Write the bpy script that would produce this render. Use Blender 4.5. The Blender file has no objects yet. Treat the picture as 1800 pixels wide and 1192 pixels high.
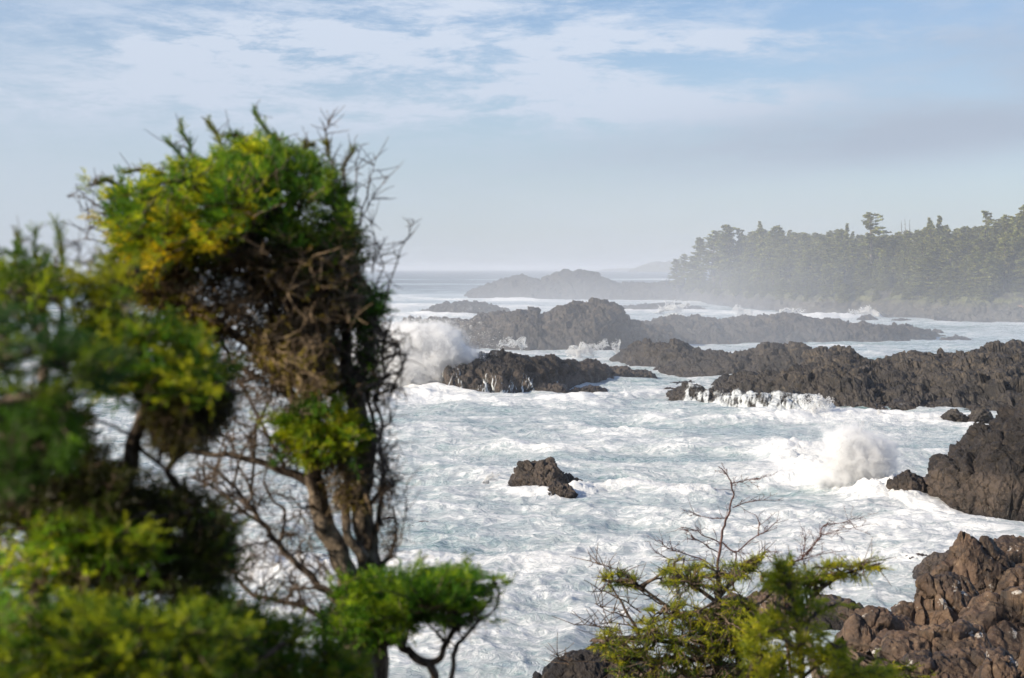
import bpy, bmesh, math
import numpy as np
from mathutils import Vector

# ------------------------------------------------------------------ camera
H = 15.0                       # eye height above the water, metres
FPX = 2500.0                   # focal length in photograph pixels (1800 wide)
PITCH = math.atan(123.0 / FPX)
S = bpy.context.scene
C = S.collection
cam_d = bpy.data.cameras.new('camera')
cam = bpy.data.objects.new('camera', cam_d)
C.objects.link(cam)
cam.location = (0, 0, H)
cam.rotation_euler = (math.pi / 2 - PITCH, 0, 0)
cam_d.sensor_width = 36
cam_d.lens = 50
cam_d.clip_start = 0.1
cam_d.clip_end = 200000
cam_d.dof.use_dof = True
cam_d.dof.focus_distance = 95
cam_d.dof.aperture_fstop = 1.9
S.camera = cam

# ------------------------------------------------------------------ light
SUN_EL, SUN_AZ = 27.0, -112.0        # azimuth from +Y towards +X : the sun stands left of the view
SKY_STRENGTH = 0.115
HAZE = 0.00013
MIST = True
S.view_settings.view_transform = 'Standard'
S.view_settings.look = 'None'
S.view_settings.exposure = 0.66
S.view_settings.gamma = 1.0
sd = bpy.data.lights.new('sun', 'SUN')
sd.energy = 4.2
sd.angle = math.radians(0.6)
sd.color = (1.0, 0.87, 0.68)
so = bpy.data.objects.new('sun', sd)
C.objects.link(so)
_e, _a = math.radians(SUN_EL), math.radians(SUN_AZ)
SUND = Vector((math.sin(_a) * math.cos(_e), math.cos(_a) * math.cos(_e), math.sin(_e)))
so.rotation_euler = SUND.to_track_quat('Z', 'Y').to_euler()
so.location = (0, 0, 80)

c = S.cycles
c.max_bounces = 10
c.diffuse_bounces = 7
c.glossy_bounces = 2
c.transmission_bounces = 7
c.volume_bounces = 9
c.transparent_max_bounces = 8
c.caustics_reflective = False
c.caustics_refractive = False
c.use_adaptive_sampling = True
c.adaptive_threshold = 0.015
c.sample_clamp_indirect = 6
try:
    c.use_denoising = True
    c.denoiser = 'OPENIMAGEDENOISE'
except Exception:
    pass


class NT:
    """small wrapper for building node trees"""
    def __init__(s, tree):
        s.t = tree
        tree.nodes.clear()

    def n(s, typ, **kw):
        nd = s.t.nodes.new(typ)
        for k, v in kw.items():
            if k.startswith('i_'):
                key = k[2:]
                sock = nd.inputs[int(key)] if key.isdigit() else nd.inputs[key.replace('_', ' ')]
                s.put(sock, v)
            else:
                setattr(nd, k, v)
        return nd

    def put(s, sock, v):
        if isinstance(v, bpy.types.NodeSocket):
            s.t.links.new(v, sock)
        elif isinstance(v, bpy.types.Node):
            s.t.links.new(v.outputs[0], sock)
        else:
            if sock.type == 'RGBA' and len(v) == 3:
                v = (*v, 1)
            sock.default_value = v

    def m(s, op, a, b=0.0, clamp=False, c=None):
        nd = s.t.nodes.new('ShaderNodeMath')
        nd.operation = op
        nd.use_clamp = clamp
        s.put(nd.inputs[0], a)
        s.put(nd.inputs[1], b)
        if c is not None:
            s.put(nd.inputs[2], c)
        return nd.outputs[0]

    def mix(s, f, a, b, blend='MIX'):
        nd = s.t.nodes.new('ShaderNodeMix')
        nd.data_type = 'RGBA'
        nd.blend_type = blend
        s.put(nd.inputs[0], f)
        s.put(nd.inputs[6], a)
        s.put(nd.inputs[7], b)
        return nd.outputs[2]

    def ss(s, x, a, b, lo=0.0, hi=1.0):
        nd = s.t.nodes.new('ShaderNodeMapRange')
        nd.interpolation_type = 'SMOOTHSTEP'
        s.put(nd.inputs[0], x)
        s.put(nd.inputs[1], a)
        s.put(nd.inputs[2], b)
        s.put(nd.inputs[3], lo)
        s.put(nd.inputs[4], hi)
        return nd.outputs[0]

    def noise(s, vec, scale, detail=4, rough=0.55, dist=0.0, ridged=False):
        nd = s.t.nodes.new('ShaderNodeTexNoise')
        s.put(nd.inputs['Vector'], vec)
        nd.inputs['Scale'].default_value = scale
        nd.inputs['Detail'].default_value = detail
        nd.inputs['Roughness'].default_value = rough
        nd.inputs['Distortion'].default_value = dist
        return nd.outputs[0]

    def map(s, vec, scale=(1, 1, 1), rot=(0, 0, 0), loc=(0, 0, 0)):
        nd = s.t.nodes.new('ShaderNodeMapping')
        s.put(nd.inputs['Vector'], vec)
        nd.inputs['Scale'].default_value = scale
        nd.inputs['Rotation'].default_value = rot
        nd.inputs['Location'].default_value = loc
        return nd.outputs[0]


# ------------------------------------------------------------------ sky with thin cloud
W = bpy.data.worlds.new('World')
S.world = W
W.use_nodes = True
w = NT(W.node_tree)
sky = w.n('ShaderNodeTexSky', sky_type='NISHITA', sun_disc=False, sun_elevation=_e, sun_rotation=_a,
          air_density=1.0, dust_density=0.6, ozone_density=1.0, altitude=10)
tc = w.n('ShaderNodeTexCoord')
sep = w.n('ShaderNodeSeparateXYZ', i_0=tc.outputs['Generated'])
X, Y, Z = sep.outputs


def gauss(cx, cy, rx, ry, rot=0.0):
    """soft patch of sky: a direction given like the photograph's pixel and angular radii"""
    u0, v0 = (cx - 900) / FPX, (473 - cy) / FPX
    a = math.radians(rot)
    du = w.m('SUBTRACT', X, u0)
    dv = w.m('SUBTRACT', Z, v0)
    p = w.m('ADD', w.m('MULTIPLY', du, math.cos(a)), w.m('MULTIPLY', dv, math.sin(a)))
    q = w.m('SUBTRACT', w.m('MULTIPLY', dv, math.cos(a)), w.m('MULTIPLY', du, math.sin(a)))
    p = w.m('MULTIPLY', p, FPX / rx)
    q = w.m('MULTIPLY', q, FPX / ry)
    r2 = w.m('ADD', w.m('MULTIPLY', p, p), w.m('MULTIPLY', q, q))
    return w.m('POWER', 2.718, w.m('MULTIPLY', r2, -1.0))


cv = w.map(tc.outputs['Generated'], scale=(3.4, 3.4, 14.0), rot=(0, math.radians(3), 0), loc=(0.3, 0.1, 0.55))
wisp = w.noise(cv, 2.3, 11, 0.66, 0.25)
fine = w.noise(w.map(tc.outputs['Generated'], scale=(8, 8, 34), rot=(0, math.radians(5), 0)), 3.0, 9, 0.68, 0.3)
wv = w.m('ADD', w.m('MULTIPLY', wisp, 0.65), w.m('MULTIPLY', fine, 0.35))
m1 = gauss(720, 55, 560, 62, 2)
m2 = gauss(880, 150, 520, 60, -3)
m3 = gauss(250, 190, 520, 42, 0)
m4 = gauss(420, 105, 190, 30, 2)
m5 = gauss(1250, 95, 300, 26, 2)
m6 = gauss(1000, 205, 330, 30, 3)
msk = w.m('ADD', w.m('ADD', w.m('ADD', m1, m2), w.m('ADD', m3, m4)), w.m('ADD', m5, m6))
veil = w.m('MULTIPLY', w.ss(wv, 0.40, 0.60), w.m('ADD', w.m('MULTIPLY', msk, 1.2), 0.22), True)
base = w.mix(1.0, sky.outputs[0], (0.63, 0.68, 0.79, 1), 'MULTIPLY')
hi_c = w.mix(w.m('MULTIPLY', veil, 0.95), base, (3.75, 4.20, 4.95, 1))
# smooth grey bank low on the right
bank = w.m('ADD', gauss(1480, 258, 480, 54, 3), w.m('MULTIPLY', gauss(1750, 130, 330, 110, 0), 0.62))
bank = w.m('MULTIPLY', bank, w.ss(wisp, 0.30, 0.6, 0.55, 1.0), True)
hi_c = w.mix(w.m('MULTIPLY', bank, 0.88), hi_c, (2.15, 2.48, 3.10, 1))
# pale humid band towards the horizon
hz = w.m('POWER', 2.718, w.m('MULTIPLY', w.m('MULTIPLY', Z, Z), -70.0))
hi_c = w.mix(w.m('MULTIPLY', hz, 0.62), hi_c, (2.42, 2.86, 3.52, 1))
lft = w.m('MULTIPLY', gauss(-100, 330, 800, 300, 0), 0.45)
hi_c = w.mix(lft, hi_c, (3.30, 3.68, 4.30, 1))
bg = w.n('ShaderNodeBackground', i_Color=hi_c, i_Strength=SKY_STRENGTH)
out = w.n('ShaderNodeOutputWorld', i_Surface=bg)


# ------------------------------------------------------------------ numpy helpers
def at(px, py, Yd):
    """world point on the photograph's ray (px, py) at ground distance Yd"""
    px, py, Yd = np.asarray(px, float), np.asarray(py, float), np.asarray(Yd, float)
    a, b = (px - 900) / FPX, (596 - py) / FPX
    dy = math.cos(PITCH) + b * math.sin(PITCH)
    dz = -math.sin(PITCH) + b * math.cos(PITCH)
    k = Yd / dy
    return np.stack(np.broadcast_arrays(a * k, Yd + 0 * k, H + dz * k), -1)


def shore(py):
    """distance at which the water surface is seen on photograph row py"""
    b = (596 - np.asarray(py, float)) / FPX
    return H * (math.cos(PITCH) + b * math.sin(PITCH)) / (math.sin(PITCH) - b * math.cos(PITCH))


_r = np.random.default_rng(11)
PM = 1023
PT = _r.permutation(1024).astype(np.int64)
G3 = _r.normal(size=(1024, 3)).astype(np.float32)
G3 /= np.linalg.norm(G3, axis=1)[:, None]
J3 = _r.random((1024, 3)).astype(np.float32)


def noise3(p):
    p = np.asarray(p, np.float32)
    i = np.floor(p).astype(np.int64)
    f = p - i
    u = f * f * f * (f * (f * 6 - 15) + 10)
    res = None
    for dz in (0, 1):
        hz_ = PT[(i[..., 2] + dz) & PM]
        wz = u[..., 2] if dz else 1 - u[..., 2]
        for dy in (0, 1):
            hy = PT[(i[..., 1] + dy + hz_) & PM]
            wy = u[..., 1] if dy else 1 - u[..., 1]
            for dx in (0, 1):
                h = PT[(i[..., 0] + dx + hy) & PM]
                g = G3[h]
                d = g[..., 0] * (f[..., 0] - dx) + g[..., 1] * (f[..., 1] - dy) + g[..., 2] * (f[..., 2] - dz)
                v = d * wz * wy * (u[..., 0] if dx else 1 - u[..., 0])
                res = v if res is None else res + v
    return res * 1.6


def noise2(x, y, seed=0.0):
    return noise3(np.stack([x, y, np.full_like(x, seed + 0.37)], -1))


def fbm(p, octv=4, gain=0.5, lac=2.03, ridged=False):
    a, s, r = 1.0, 0, 0
    p = np.asarray(p, np.float32)
    for k in range(octv):
        n = noise3(p + 17.3 * k)
        if ridged:
            n = 1 - 2 * np.abs(n)
        r = r + a * n
        s += a
        a *= gain
        p = p * lac
    return r / s


def voro(p):
    """F1 distance and F2-F1 of a cellular pattern"""
    p = np.asarray(p, np.float32)
    i = np.floor(p).astype(np.int64)
    f = p - i
    f1 = np.full(p.shape[:-1], 9., np.float32)
    f2 = f1.copy()
    for dz in (-1, 0, 1):
        for dy in (-1, 0, 1):
            for dx in (-1, 0, 1):
                h = PT[(i[..., 0] + dx + PT[(i[..., 1] + dy + PT[(i[..., 2] + dz) & PM]) & PM]) & PM]
                d = J3[h] + np.array([dx, dy, dz], np.float32) - f
                r = np.sqrt((d * d).sum(-1))
                f2 = np.minimum(f2, np.maximum(f1, r))
                f1 = np.minimum(f1, r)
    return f1, f2 - f1


R3 = _r.normal(size=(1024, 3)).astype(np.float32)
Q1 = _r.random(1024).astype(np.float32)


def facets(p):
    """fractured-rock relief: every cell of a cellular pattern is a plane with its own tilt and step; also the crack distance"""
    p = np.asarray(p, np.float32)
    i = np.floor(p).astype(np.int64)
    f = p - i
    f1 = np.full(p.shape[:-1], 9., np.float32)
    f2 = f1.copy()
    val = np.zeros(p.shape[:-1], np.float32)
    for dz in (-1, 0, 1):
        for dy in (-1, 0, 1):
            for dx in (-1, 0, 1):
                h = PT[(i[..., 0] + dx + PT[(i[..., 1] + dy + PT[(i[..., 2] + dz) & PM]) & PM]) & PM]
                d = J3[h] + np.array([dx, dy, dz], np.float32) - f
                r = np.sqrt((d * d).sum(-1))
                v = (d * R3[h]).sum(-1) * 0.75 + (Q1[h] - 0.5)
                mk = r < f1
                f2 = np.where(mk, f1, np.minimum(f2, r))
                val = np.where(mk, v, val)
                f1 = np.where(mk, r, f1)
    return val, f2 - f1


def sstep(x, a, b):
    t = np.clip((x - a) / (b - a), 0, 1)
    return t * t * (3 - 2 * t)


def link_mesh(name, V, F, mat, parent=None, smooth=True, attrs=None, col=None):
    """ONE mesh object from numpy arrays (F is (n,3) or (n,4), or a list of such arrays)"""
    me = bpy.data.meshes.new(name)
    V = np.asarray(V, np.float32).reshape(-1, 3)
    Fs = F if isinstance(F, list) else [F]
    Fs = [np.asarray(f, np.int32) for f in Fs if len(f)]
    idx = np.concatenate([f.ravel() for f in Fs])
    tot = np.concatenate([np.full(len(f), f.shape[1], np.int32) for f in Fs])
    st = np.concatenate([[0], np.cumsum(tot)[:-1]]).astype(np.int32)
    me.vertices.add(len(V))
    me.vertices.foreach_set('co', V.ravel())
    me.loops.add(len(idx))
    me.loops.foreach_set('vertex_index', idx)
    me.polygons.add(len(tot))
    me.polygons.foreach_set('loop_start', st)
    me.update(calc_edges=True)
    if smooth:
        me.polygons.foreach_set('use_smooth', np.ones(len(tot), bool))
    if attrs:
        for k, v in attrs.items():
            a = me.attributes.new(k, 'FLOAT', 'POINT')
            a.data.foreach_set('value', np.asarray(v, np.float32).ravel())
    if col is not None:
        a = me.attributes.new('tint', 'FLOAT_COLOR', 'POINT')
        cc = np.ones((len(V), 4), np.float32)
        cc[:, :3] = col
        a.data.foreach_set('color', cc.ravel())
    me.materials.append(mat)
    o = bpy.data.objects.new(name, me)
    C.objects.link(o)
    if parent is not None:
        o.parent = parent
        o.matrix_parent_inverse = parent.matrix_world.inverted() if False else o.matrix_parent_inverse
    return o


def tag(o, label=None, cat=None, group=None, kind=None):
    if label: o['label'] = label
    if cat: o['category'] = cat
    if group: o['group'] = group
    if kind: o['kind'] = kind
    return o


def empty(name, loc):
    o = bpy.data.objects.new(name, None)
    o.location = loc
    o.empty_display_size = 0.3
    C.objects.link(o)
    return o


def grid_faces(nu, nv, off=0):
    a = np.arange(nu * nv).reshape(nu, nv) + off
    return np.stack([a[:-1, :-1], a[1:, :-1], a[1:, 1:], a[:-1, 1:]], -1).reshape(-1, 4)


class MB:
    """collects vertices and faces for one mesh"""
    def __init__(s):
        s.V, s.T, s.Q, s.K, s.n = [], [], [], [], 0

    def add(s, V, T=None, Q=None, col=None):
        V = np.asarray(V, np.float32).reshape(-1, 3)
        s.V.append(V)
        if T is not None and len(T): s.T.append(np.asarray(T) + s.n)
        if Q is not None and len(Q): s.Q.append(np.asarray(Q) + s.n)
        if col is None: col = (1, 1, 1)
        s.K.append(np.broadcast_to(np.asarray(col, np.float32), V.shape))
        s.n += len(V)

    def build(s, name, mat, parent=None, smooth=True, origin=None):
        V = np.concatenate(s.V)
        if origin is not None:
            V = V - np.asarray(origin, np.float32)
        F = []
        if s.T: F.append(np.concatenate(s.T))
        if s.Q: F.append(np.concatenate(s.Q))
        return link_mesh(name, V, F, mat, parent, smooth, col=np.concatenate(s.K))


def norm(v):
    return v / np.maximum(np.linalg.norm(v, axis=-1, keepdims=True), 1e-9)


def strands(P0, P1, P2, r0, r1, K=6, sides=3, wob=0.0, rng=_r):
    """N curved tapering twigs (quadratic curves) -> verts, quads, centre lines"""
    P0, P1, P2 = (np.asarray(p, float).reshape(-1, 3) for p in (P0, P1, P2))
    N = len(P0)
    t = np.linspace(0, 1, K)[None, :, None]
    L = (1 - t) ** 2 * P0[:, None] + 2 * t * (1 - t) * P1[:, None] + t ** 2 * P2[:, None]
    if wob:
        ln = np.linalg.norm(P2 - P0, axis=1)[:, None, None]
        j = rng.normal(size=L.shape) * wob * ln
        j[:, 0] = 0
        L = L + j
    T = norm(np.gradient(L, axis=1))
    ref = norm(np.broadcast_to(np.array([0.31, 0.83, 0.46]), T.shape))
    A = norm(np.cross(T, ref))
    B = np.cross(T, A)
    rr = (np.broadcast_to(np.asarray(r0, float), (N,))[:, None] * (1 - t[..., 0]) + np.broadcast_to(np.asarray(r1, float), (N,))[:, None] * t[..., 0])
    ang = np.arange(sides) / sides * 2 * math.pi
    V = L[:, :, None] + rr[:, :, None, None] * (np.cos(ang)[None, None, :, None] * A[:, :, None] + np.sin(ang)[None, None, :, None] * B[:, :, None])
    base = np.arange(N * K * sides).reshape(N, K, sides)
    nx = np.roll(base, -1, axis=2)
    Q = np.stack([base[:, :-1], nx[:, :-1], nx[:, 1:], base[:, 1:]], -1).reshape(-1, 4)
    return V.reshape(-1, 3), Q, L


def limb(P, R, sides=8, sub=5, wob=0.0, seed=0):
    """a tube along a smooth polyline; returns verts, quads, centre points"""
    P, R = np.asarray(P, float), np.asarray(R, float)
    n = len(P)
    ts = np.linspace(0, n - 1, (n - 1) * sub + 1)
    Pe = np.vstack([2 * P[0] - P[1], P, 2 * P[-1] - P[-2]])
    out_ = []
    for t in ts:
        k = min(int(t), n - 2)
        f = t - k
        a, b, c_, d = Pe[k], Pe[k + 1], Pe[k + 2], Pe[k + 3]
        out_.append(0.5 * ((2 * b) + (-a + c_) * f + (2 * a - 5 * b + 4 * c_ - d) * f * f + (-a + 3 * b - 3 * c_ + d) * f ** 3))
    L = np.array(out_)
    rr = np.interp(ts, np.arange(n), R)
    if wob:
        L = L + np.stack([noise2(ts * 1.7 + seed, ts * 0 + k * 9.1) for k in range(3)], -1) * wob * rr[:, None] * 2
    T = norm(np.gradient(L, axis=0))
    A = norm(np.cross(T, np.array([0.12, 0.97, 0.2])))
    B = np.cross(T, A)
    ang = np.arange(sides) / sides * 2 * math.pi
    rad = rr[:, None] * (1 + 0.22 * noise2(np.tile(np.cos(ang) * 1.3, (len(L), 1)) + seed, np.tile(ts[:, None] * 1.1, (1, sides)) + np.sin(ang) * 1.3))
    V = L[:, None] + rad[..., None] * (np.cos(ang)[None, :, None] * A[:, None] + np.sin(ang)[None, :, None] * B[:, None])
    b = np.arange(len(L) * sides).reshape(len(L), sides)
    nx = np.roll(b, -1, axis=1)
    Q = np.stack([b[:-1], nx[:-1], nx[1:], b[1:]], -1).reshape(-1, 4)
    return V.reshape(-1, 3), Q, L, rr


def sprig_template(nn, ln=0.26, wd=0.030, seed=1, flat=0.55):
    """a needle twig along +X of unit length"""
    g = np.random.default_rng(seed)
    V, F = [], []
    for k in range(nn):
        x = (k + g.random()) / nn * 0.95
        a = g.random() * 2 * math.pi
        s_ = np.array([0, math.cos(a), math.sin(a) * flat])
        d = np.array([0.75, 0, 0]) + s_ * 0.85
        d = d / np.linalg.norm(d) * ln * (0.75 + 0.5 * g.random()) * (1 - 0.35 * x)
        b = np.array([x, 0, 0])
        pw = np.cross(d, g.normal(size=3))
        pw = pw / np.linalg.norm(pw) * wd
        i = len(V)
        V += [b - pw * 0.5, b + d * 0.55 + pw, b + d, b + d * 0.45 - pw]
        F.append([i, i + 1, i + 2, i + 3])
    i = len(V)
    V += [np.array([0, 0, 0.012]), np.array([0, 0, -0.012]), np.array([1, 0, 0.0])]
    return np.array(V), np.array(F)


def place(tmpl, P, D, U, Sz, col):
    """copies of a template: P positions, D axis, U up, Sz size, col tint per copy"""
    TV, TF = tmpl
    D = norm(D)
    Sd = norm(np.cross(U, D))
    U2 = np.cross(D, Sd)
    V = P[:, None] + Sz[:, None, None] * (TV[None, :, 0:1] * D[:, None] + TV[None, :, 1:2] * Sd[:, None] + TV[None, :, 2:3] * U2[:, None])
    n = len(TV)
    F = (TF[None] + (np.arange(len(P)) * n)[:, None, None]).reshape(-1, TF.shape[1])
    K = np.repeat(col, n, axis=0)
    return V.reshape(-1, 3), F, K


def in_poly(px, py, poly):
    x, y = np.asarray(poly, float).T
    r = np.zeros(px.shape, bool)
    j = len(x) - 1
    for i in range(len(x)):
        c_ = ((y[i] > py) != (y[j] > py)) & (px < (x[j] - x[i]) * (py - y[i]) / (y[j] - y[i] + 1e-9) + x[i])
        r ^= c_
        j = i
    return r


def sample_poly(poly, n, rng, clump=0.0, cs=0.02, seed=0.0):
    p = np.asarray(poly, float)
    lo, hi = p.min(0), p.max(0)
    res = []
    tot = 0
    while tot < n:
        q = lo + rng.random((n * 3, 2)) * (hi - lo)
        ok = in_poly(q[:, 0], q[:, 1], poly)
        if clump:
            v = noise2(q[:, 0] * cs, q[:, 1] * cs, seed) + 0.5
            ok &= (rng.random(len(q)) < np.clip(1 - clump + clump * 2.2 * v, 0, 1))
        q = q[ok]
        res.append(q)
        tot += len(q)
    return np.concatenate(res)[:n]


# ------------------------------------------------------------------ materials
def new_mat(name):
    m = bpy.data.materials.new(name)
    m.use_nodes = True
    return m, NT(m.node_tree)


def rock_material(name, dark, mid, light, scale=1.0, lightness=0.5, barn=0.0, tide=1.3, bump=0.5, moss=0.0, gloss=0.62, zone=0.0, dry_lit=0.0):
    m, t = new_mat(name)
    g = t.n('ShaderNodeNewGeometry')
    P = g.outputs['Position']
    n1 = t.noise(P, 0.35 * scale, 7, 0.62, 0.4)
    n2 = t.noise(P, 1.7 * scale, 8, 0.65, 0.2)
    n3 = t.noise(P, 9.0 * scale, 6, 0.7)
    col = t.mix(t.ss(n1, 0.38, 0.62), dark, mid)
    col = t.mix(t.m('MULTIPLY', t.ss(n2, 0.50, 0.70), lightness), col, light)
    col = t.mix(t.ss(n3, 0.35, 0.62, 0.0, 0.55), col, t.mix(0.5, col, (0.012, 0.010, 0.009)))
    pos = t.n('ShaderNodeSeparateXYZ', i_0=P)
    z = t.m('ADD', pos.outputs[2], t.m('MULTIPLY', t.m('SUBTRACT', n2, 0.5), 1.2))
    if tide:
        wet = t.ss(z, tide * 0.45, tide * 1.15, 1.0, 0.0)
        col = t.mix(t.m('MULTIPLY', wet, 0.75), col, (0.030, 0.022, 0.020))
    if zone:
        zb = t.m('MULTIPLY', t.m('MULTIPLY', t.ss(z, 0.5, 1.3), t.ss(n1, 0.36, 0.56)), t.ss(z, 2.4, 3.4, 1, 0))
        col = t.mix(t.m('MULTIPLY', t.m('MULTIPLY', zb, t.ss(n3, 0.3, 0.6, 0.5, 1.0)), zone), col, (0.17, 0.128, 0.098))
    if dry_lit:  # dry ochre rock higher up, with warmer light put into its colour
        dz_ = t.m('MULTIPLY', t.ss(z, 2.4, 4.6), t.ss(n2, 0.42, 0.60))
        col = t.mix(t.m('MULTIPLY', dz_, dry_lit), col, (0.150, 0.120, 0.088))
    if moss:
        ms = t.m('MULTIPLY', t.ss(z, 3.5, 6.5), t.ss(n1, 0.38, 0.55))
        col = t.mix(t.m('MULTIPLY', ms, moss), col, (0.13, 0.14, 0.04))
    if barn:
        pt = t.m('MULTIPLY', t.ss(t.noise(t.map(P, loc=(7, 3, 1)), 1.5, 5, 0.62), 0.635, 0.66), t.ss(n3, 0.36, 0.5))
        col = t.mix(t.m('MULTIPLY', pt, barn), col, (0.50, 0.48, 0.45))
        v = t.n('ShaderNodeTexVoronoi', feature='F1', i_Vector=P, i_Scale=3.2 * scale)
        sp = t.m('MULTIPLY', t.ss(t.m('ADD', v.outputs[0], t.m('MULTIPLY', n3, 0.5)), 0.26, 0.38, 1, 0), t.ss(n1, 0.50, 0.60))
        col = t.mix(t.m('MULTIPLY', sp, barn), col, (0.42, 0.40, 0.36))
    vn = t.n('ShaderNodeTexVoronoi', feature='DISTANCE_TO_EDGE', i_Scale=0.9 * scale)
    wv_ = t.n('ShaderNodeVectorMath', operation='ADD')
    t.put(wv_.inputs[0], P)
    nv = t.n('ShaderNodeTexNoise', i_Vector=P, i_Scale=1.1 * scale, i_Detail=4)
    t.put(wv_.inputs[1], nv.outputs[1])
    t.put(vn.inputs['Vector'], t.map(wv_.outputs[0], scale=(1, 1, 0.55), rot=(0.3, 0.25, 0)))
    crack = t.ss(vn.outputs[0], 0.0, 0.10)
    col = t.mix(t.m('MULTIPLY', t.m('SUBTRACT', 1.0, crack), 0.55), col, (0.012, 0.010, 0.009))
    hgt = t.m('ADD', t.m('ADD', t.m('MULTIPLY', n2, 0.9), t.m('MULTIPLY', n3, 0.42)), t.m('MULTIPLY', crack, 0.22))
    b = t.n('ShaderNodeBump', i_Strength=bump, i_Distance=0.55 / scale, i_Height=hgt)
    pr = t.n('ShaderNodeBsdfPrincipled', i_Base_Color=col, i_Roughness=t.m('MULTIPLY', t.ss(n2, 0.3, 0.7, gloss - 0.14, gloss + 0.22), t.ss(z, 0.6, 2.4, 0.55, 1.0)), i_Normal=b)
    pr.inputs['Specular IOR Level'].default_value = 0.4
    t.n('ShaderNodeOutputMaterial', i_Surface=pr)
    return m


M_rock_far = rock_material('far rock', (0.030, 0.029, 0.029), (0.062, 0.056, 0.050), (0.14, 0.125, 0.10), 0.35, 0.7, 0, 1.2, 0.9)
M_rock_mid = rock_material('sea rock', (0.025, 0.023, 0.023), (0.056, 0.048, 0.043), (0.16, 0.132, 0.10), 0.9, 0.6, 0.0, 1.0, 0.6, dry_lit=0.45)
M_rock_blk = rock_material('mussel rock', (0.017, 0.014, 0.014), (0.040, 0.032, 0.029), (0.14, 0.11, 0.08), 1.5, 0.5, 0.0, 0.5, 0.8, zone=0.55)
M_rock_brn = rock_material('brown rock', (0.052, 0.034, 0.024), (0.135, 0.084, 0.053), (0.27, 0.19, 0.125), 1.3, 0.6, 0.8, 0.0, 0.45)
M_rock_land = rock_material('headland rock', (0.045, 0.042, 0.036), (0.11, 0.098, 0.076), (0.23, 0.20, 0.15), 0.45, 0.6, 0, 1.4, 0.6, moss=0.8)


def water_material():
    m, t = new_mat('surf water')
    g = t.n('ShaderNodeNewGeometry')
    P = g.outputs['Position']
    fa = t.n('ShaderNodeAttribute', attribute_name='foam').outputs['Fac']
    far = t.n('ShaderNodeAttribute', attribute_name='far').outputs['Fac']
    wn = t.n('ShaderNodeTexNoise', i_Vector=P, i_Scale=0.16, i_Detail=4, i_Roughness=0.6)
    wp = t.n('ShaderNodeVectorMath', operation='MULTIPLY_ADD')
    t.put(wp.inputs[0], wn.outputs[1])
    wp.inputs[1].default_value = (5, 5, 0)
    t.put(wp.inputs[2], P)
    Q = wp.outputs[0]
    big = t.noise(t.map(Q, scale=(0.6, 1, 1)), 0.11, 4, 0.6)
    med = t.noise(t.map(Q, scale=(0.7, 1, 1)), 1.15, 9, 0.70, 0.7)
    sml = t.noise(t.map(Q, scale=(0.85, 1, 1)), 5.5, 6, 0.70, 0.5)
    v = t.n('ShaderNodeTexVoronoi', feature='DISTANCE_TO_EDGE', i_Scale=1.4)
    t.put(v.inputs['Vector'], t.map(Q, scale=(0.7, 1, 0.3)))
    lace = t.ss(t.m('ADD', v.outputs[0], t.m('MULTIPLY', t.m('SUBTRACT', sml, 0.5), 0.5)), 0.0, 0.15, 1, 0)
    v2 = t.n('ShaderNodeTexVoronoi', feature='DISTANCE_TO_EDGE', i_Scale=4.4)
    t.put(v2.inputs['Vector'], t.map(Q, scale=(0.7, 1, 0.3)))
    lace2 = t.ss(t.m('ADD', v2.outputs[0], t.m('MULTIPLY', t.m('SUBTRACT', sml, 0.5), 0.6)), 0.0, 0.16, 1, 0)
    stk = t.noise(t.map(Q, scale=(0.28, 1, 1), rot=(0, 0, 0.12)), 1.1, 6, 0.62, 0.5)
    f = t.m('ADD', fa, t.m('MULTIPLY', t.m('SUBTRACT', big, 0.5), 1.7))
    f = t.m('ADD', f, t.m('MULTIPLY', t.m('SUBTRACT', stk, 0.5), 1.3))
    f = t.m('ADD', f, t.m('MULTIPLY', t.m('SUBTRACT', med, 0.5), 1.5))
    f = t.m('ADD', f, t.m('MULTIPLY', t.m('SUBTRACT', sml, 0.5), 1.6))
    f = t.m('ADD', f, t.m('MULTIPLY', t.m('ADD', t.m('MULTIPLY', lace, 0.24), t.m('MULTIPLY', lace2, 0.16)), t.ss(fa, 0.1, 0.5)))
    thin = t.ss(f, 0.15, 0.70)
    thick = t.ss(f, 0.56, 1.20)
    deep = t.mix(far, (0.140, 0.235, 0.240), (0.055, 0.085, 0.105))
    col = t.mix(thin, deep, (0.385, 0.475, 0.500))
    col = t.mix(thick, col, (0.575, 0.615, 0.640))
    col = t.mix(t.ss(f, 1.00, 1.55), col, (0.86, 0.87, 0.87))  # whitest crest foam, its small highlights painted into the colour
    rough = t.ss(thick, 0, 1, 0.22, 0.75)
    rough = t.m('ADD', rough, t.m('MULTIPLY', far, 0.18))
    spec = t.m('MULTIPLY', t.ss(thick, 0, 1, 0.5, 0.2), t.ss(far, 0, 1, 1, 0.35))
    chop = t.noise(t.map(Q, scale=(0.7, 1, 1)), 2.6, 7, 0.70)
    hgt = t.m('ADD', t.m('MULTIPLY', med, 0.55), t.m('ADD', t.m('MULTIPLY', sml, 0.20), t.m('MULTIPLY', thick, 0.08)))
    hgt = t.m('ADD', hgt, t.m('MULTIPLY', chop, 0.40))
    b = t.n('ShaderNodeBump', i_Strength=0.75, i_Distance=0.55, i_Height=hgt)
    pr = t.n('ShaderNodeBsdfPrincipled', i_Base_Color=col, i_Roughness=rough, i_Normal=b)
    t.put(pr.inputs['Specular IOR Level'], spec)
    pr.inputs['IOR'].default_value = 1.33
    t.n('ShaderNodeOutputMaterial', i_Surface=pr)
    return m


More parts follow.
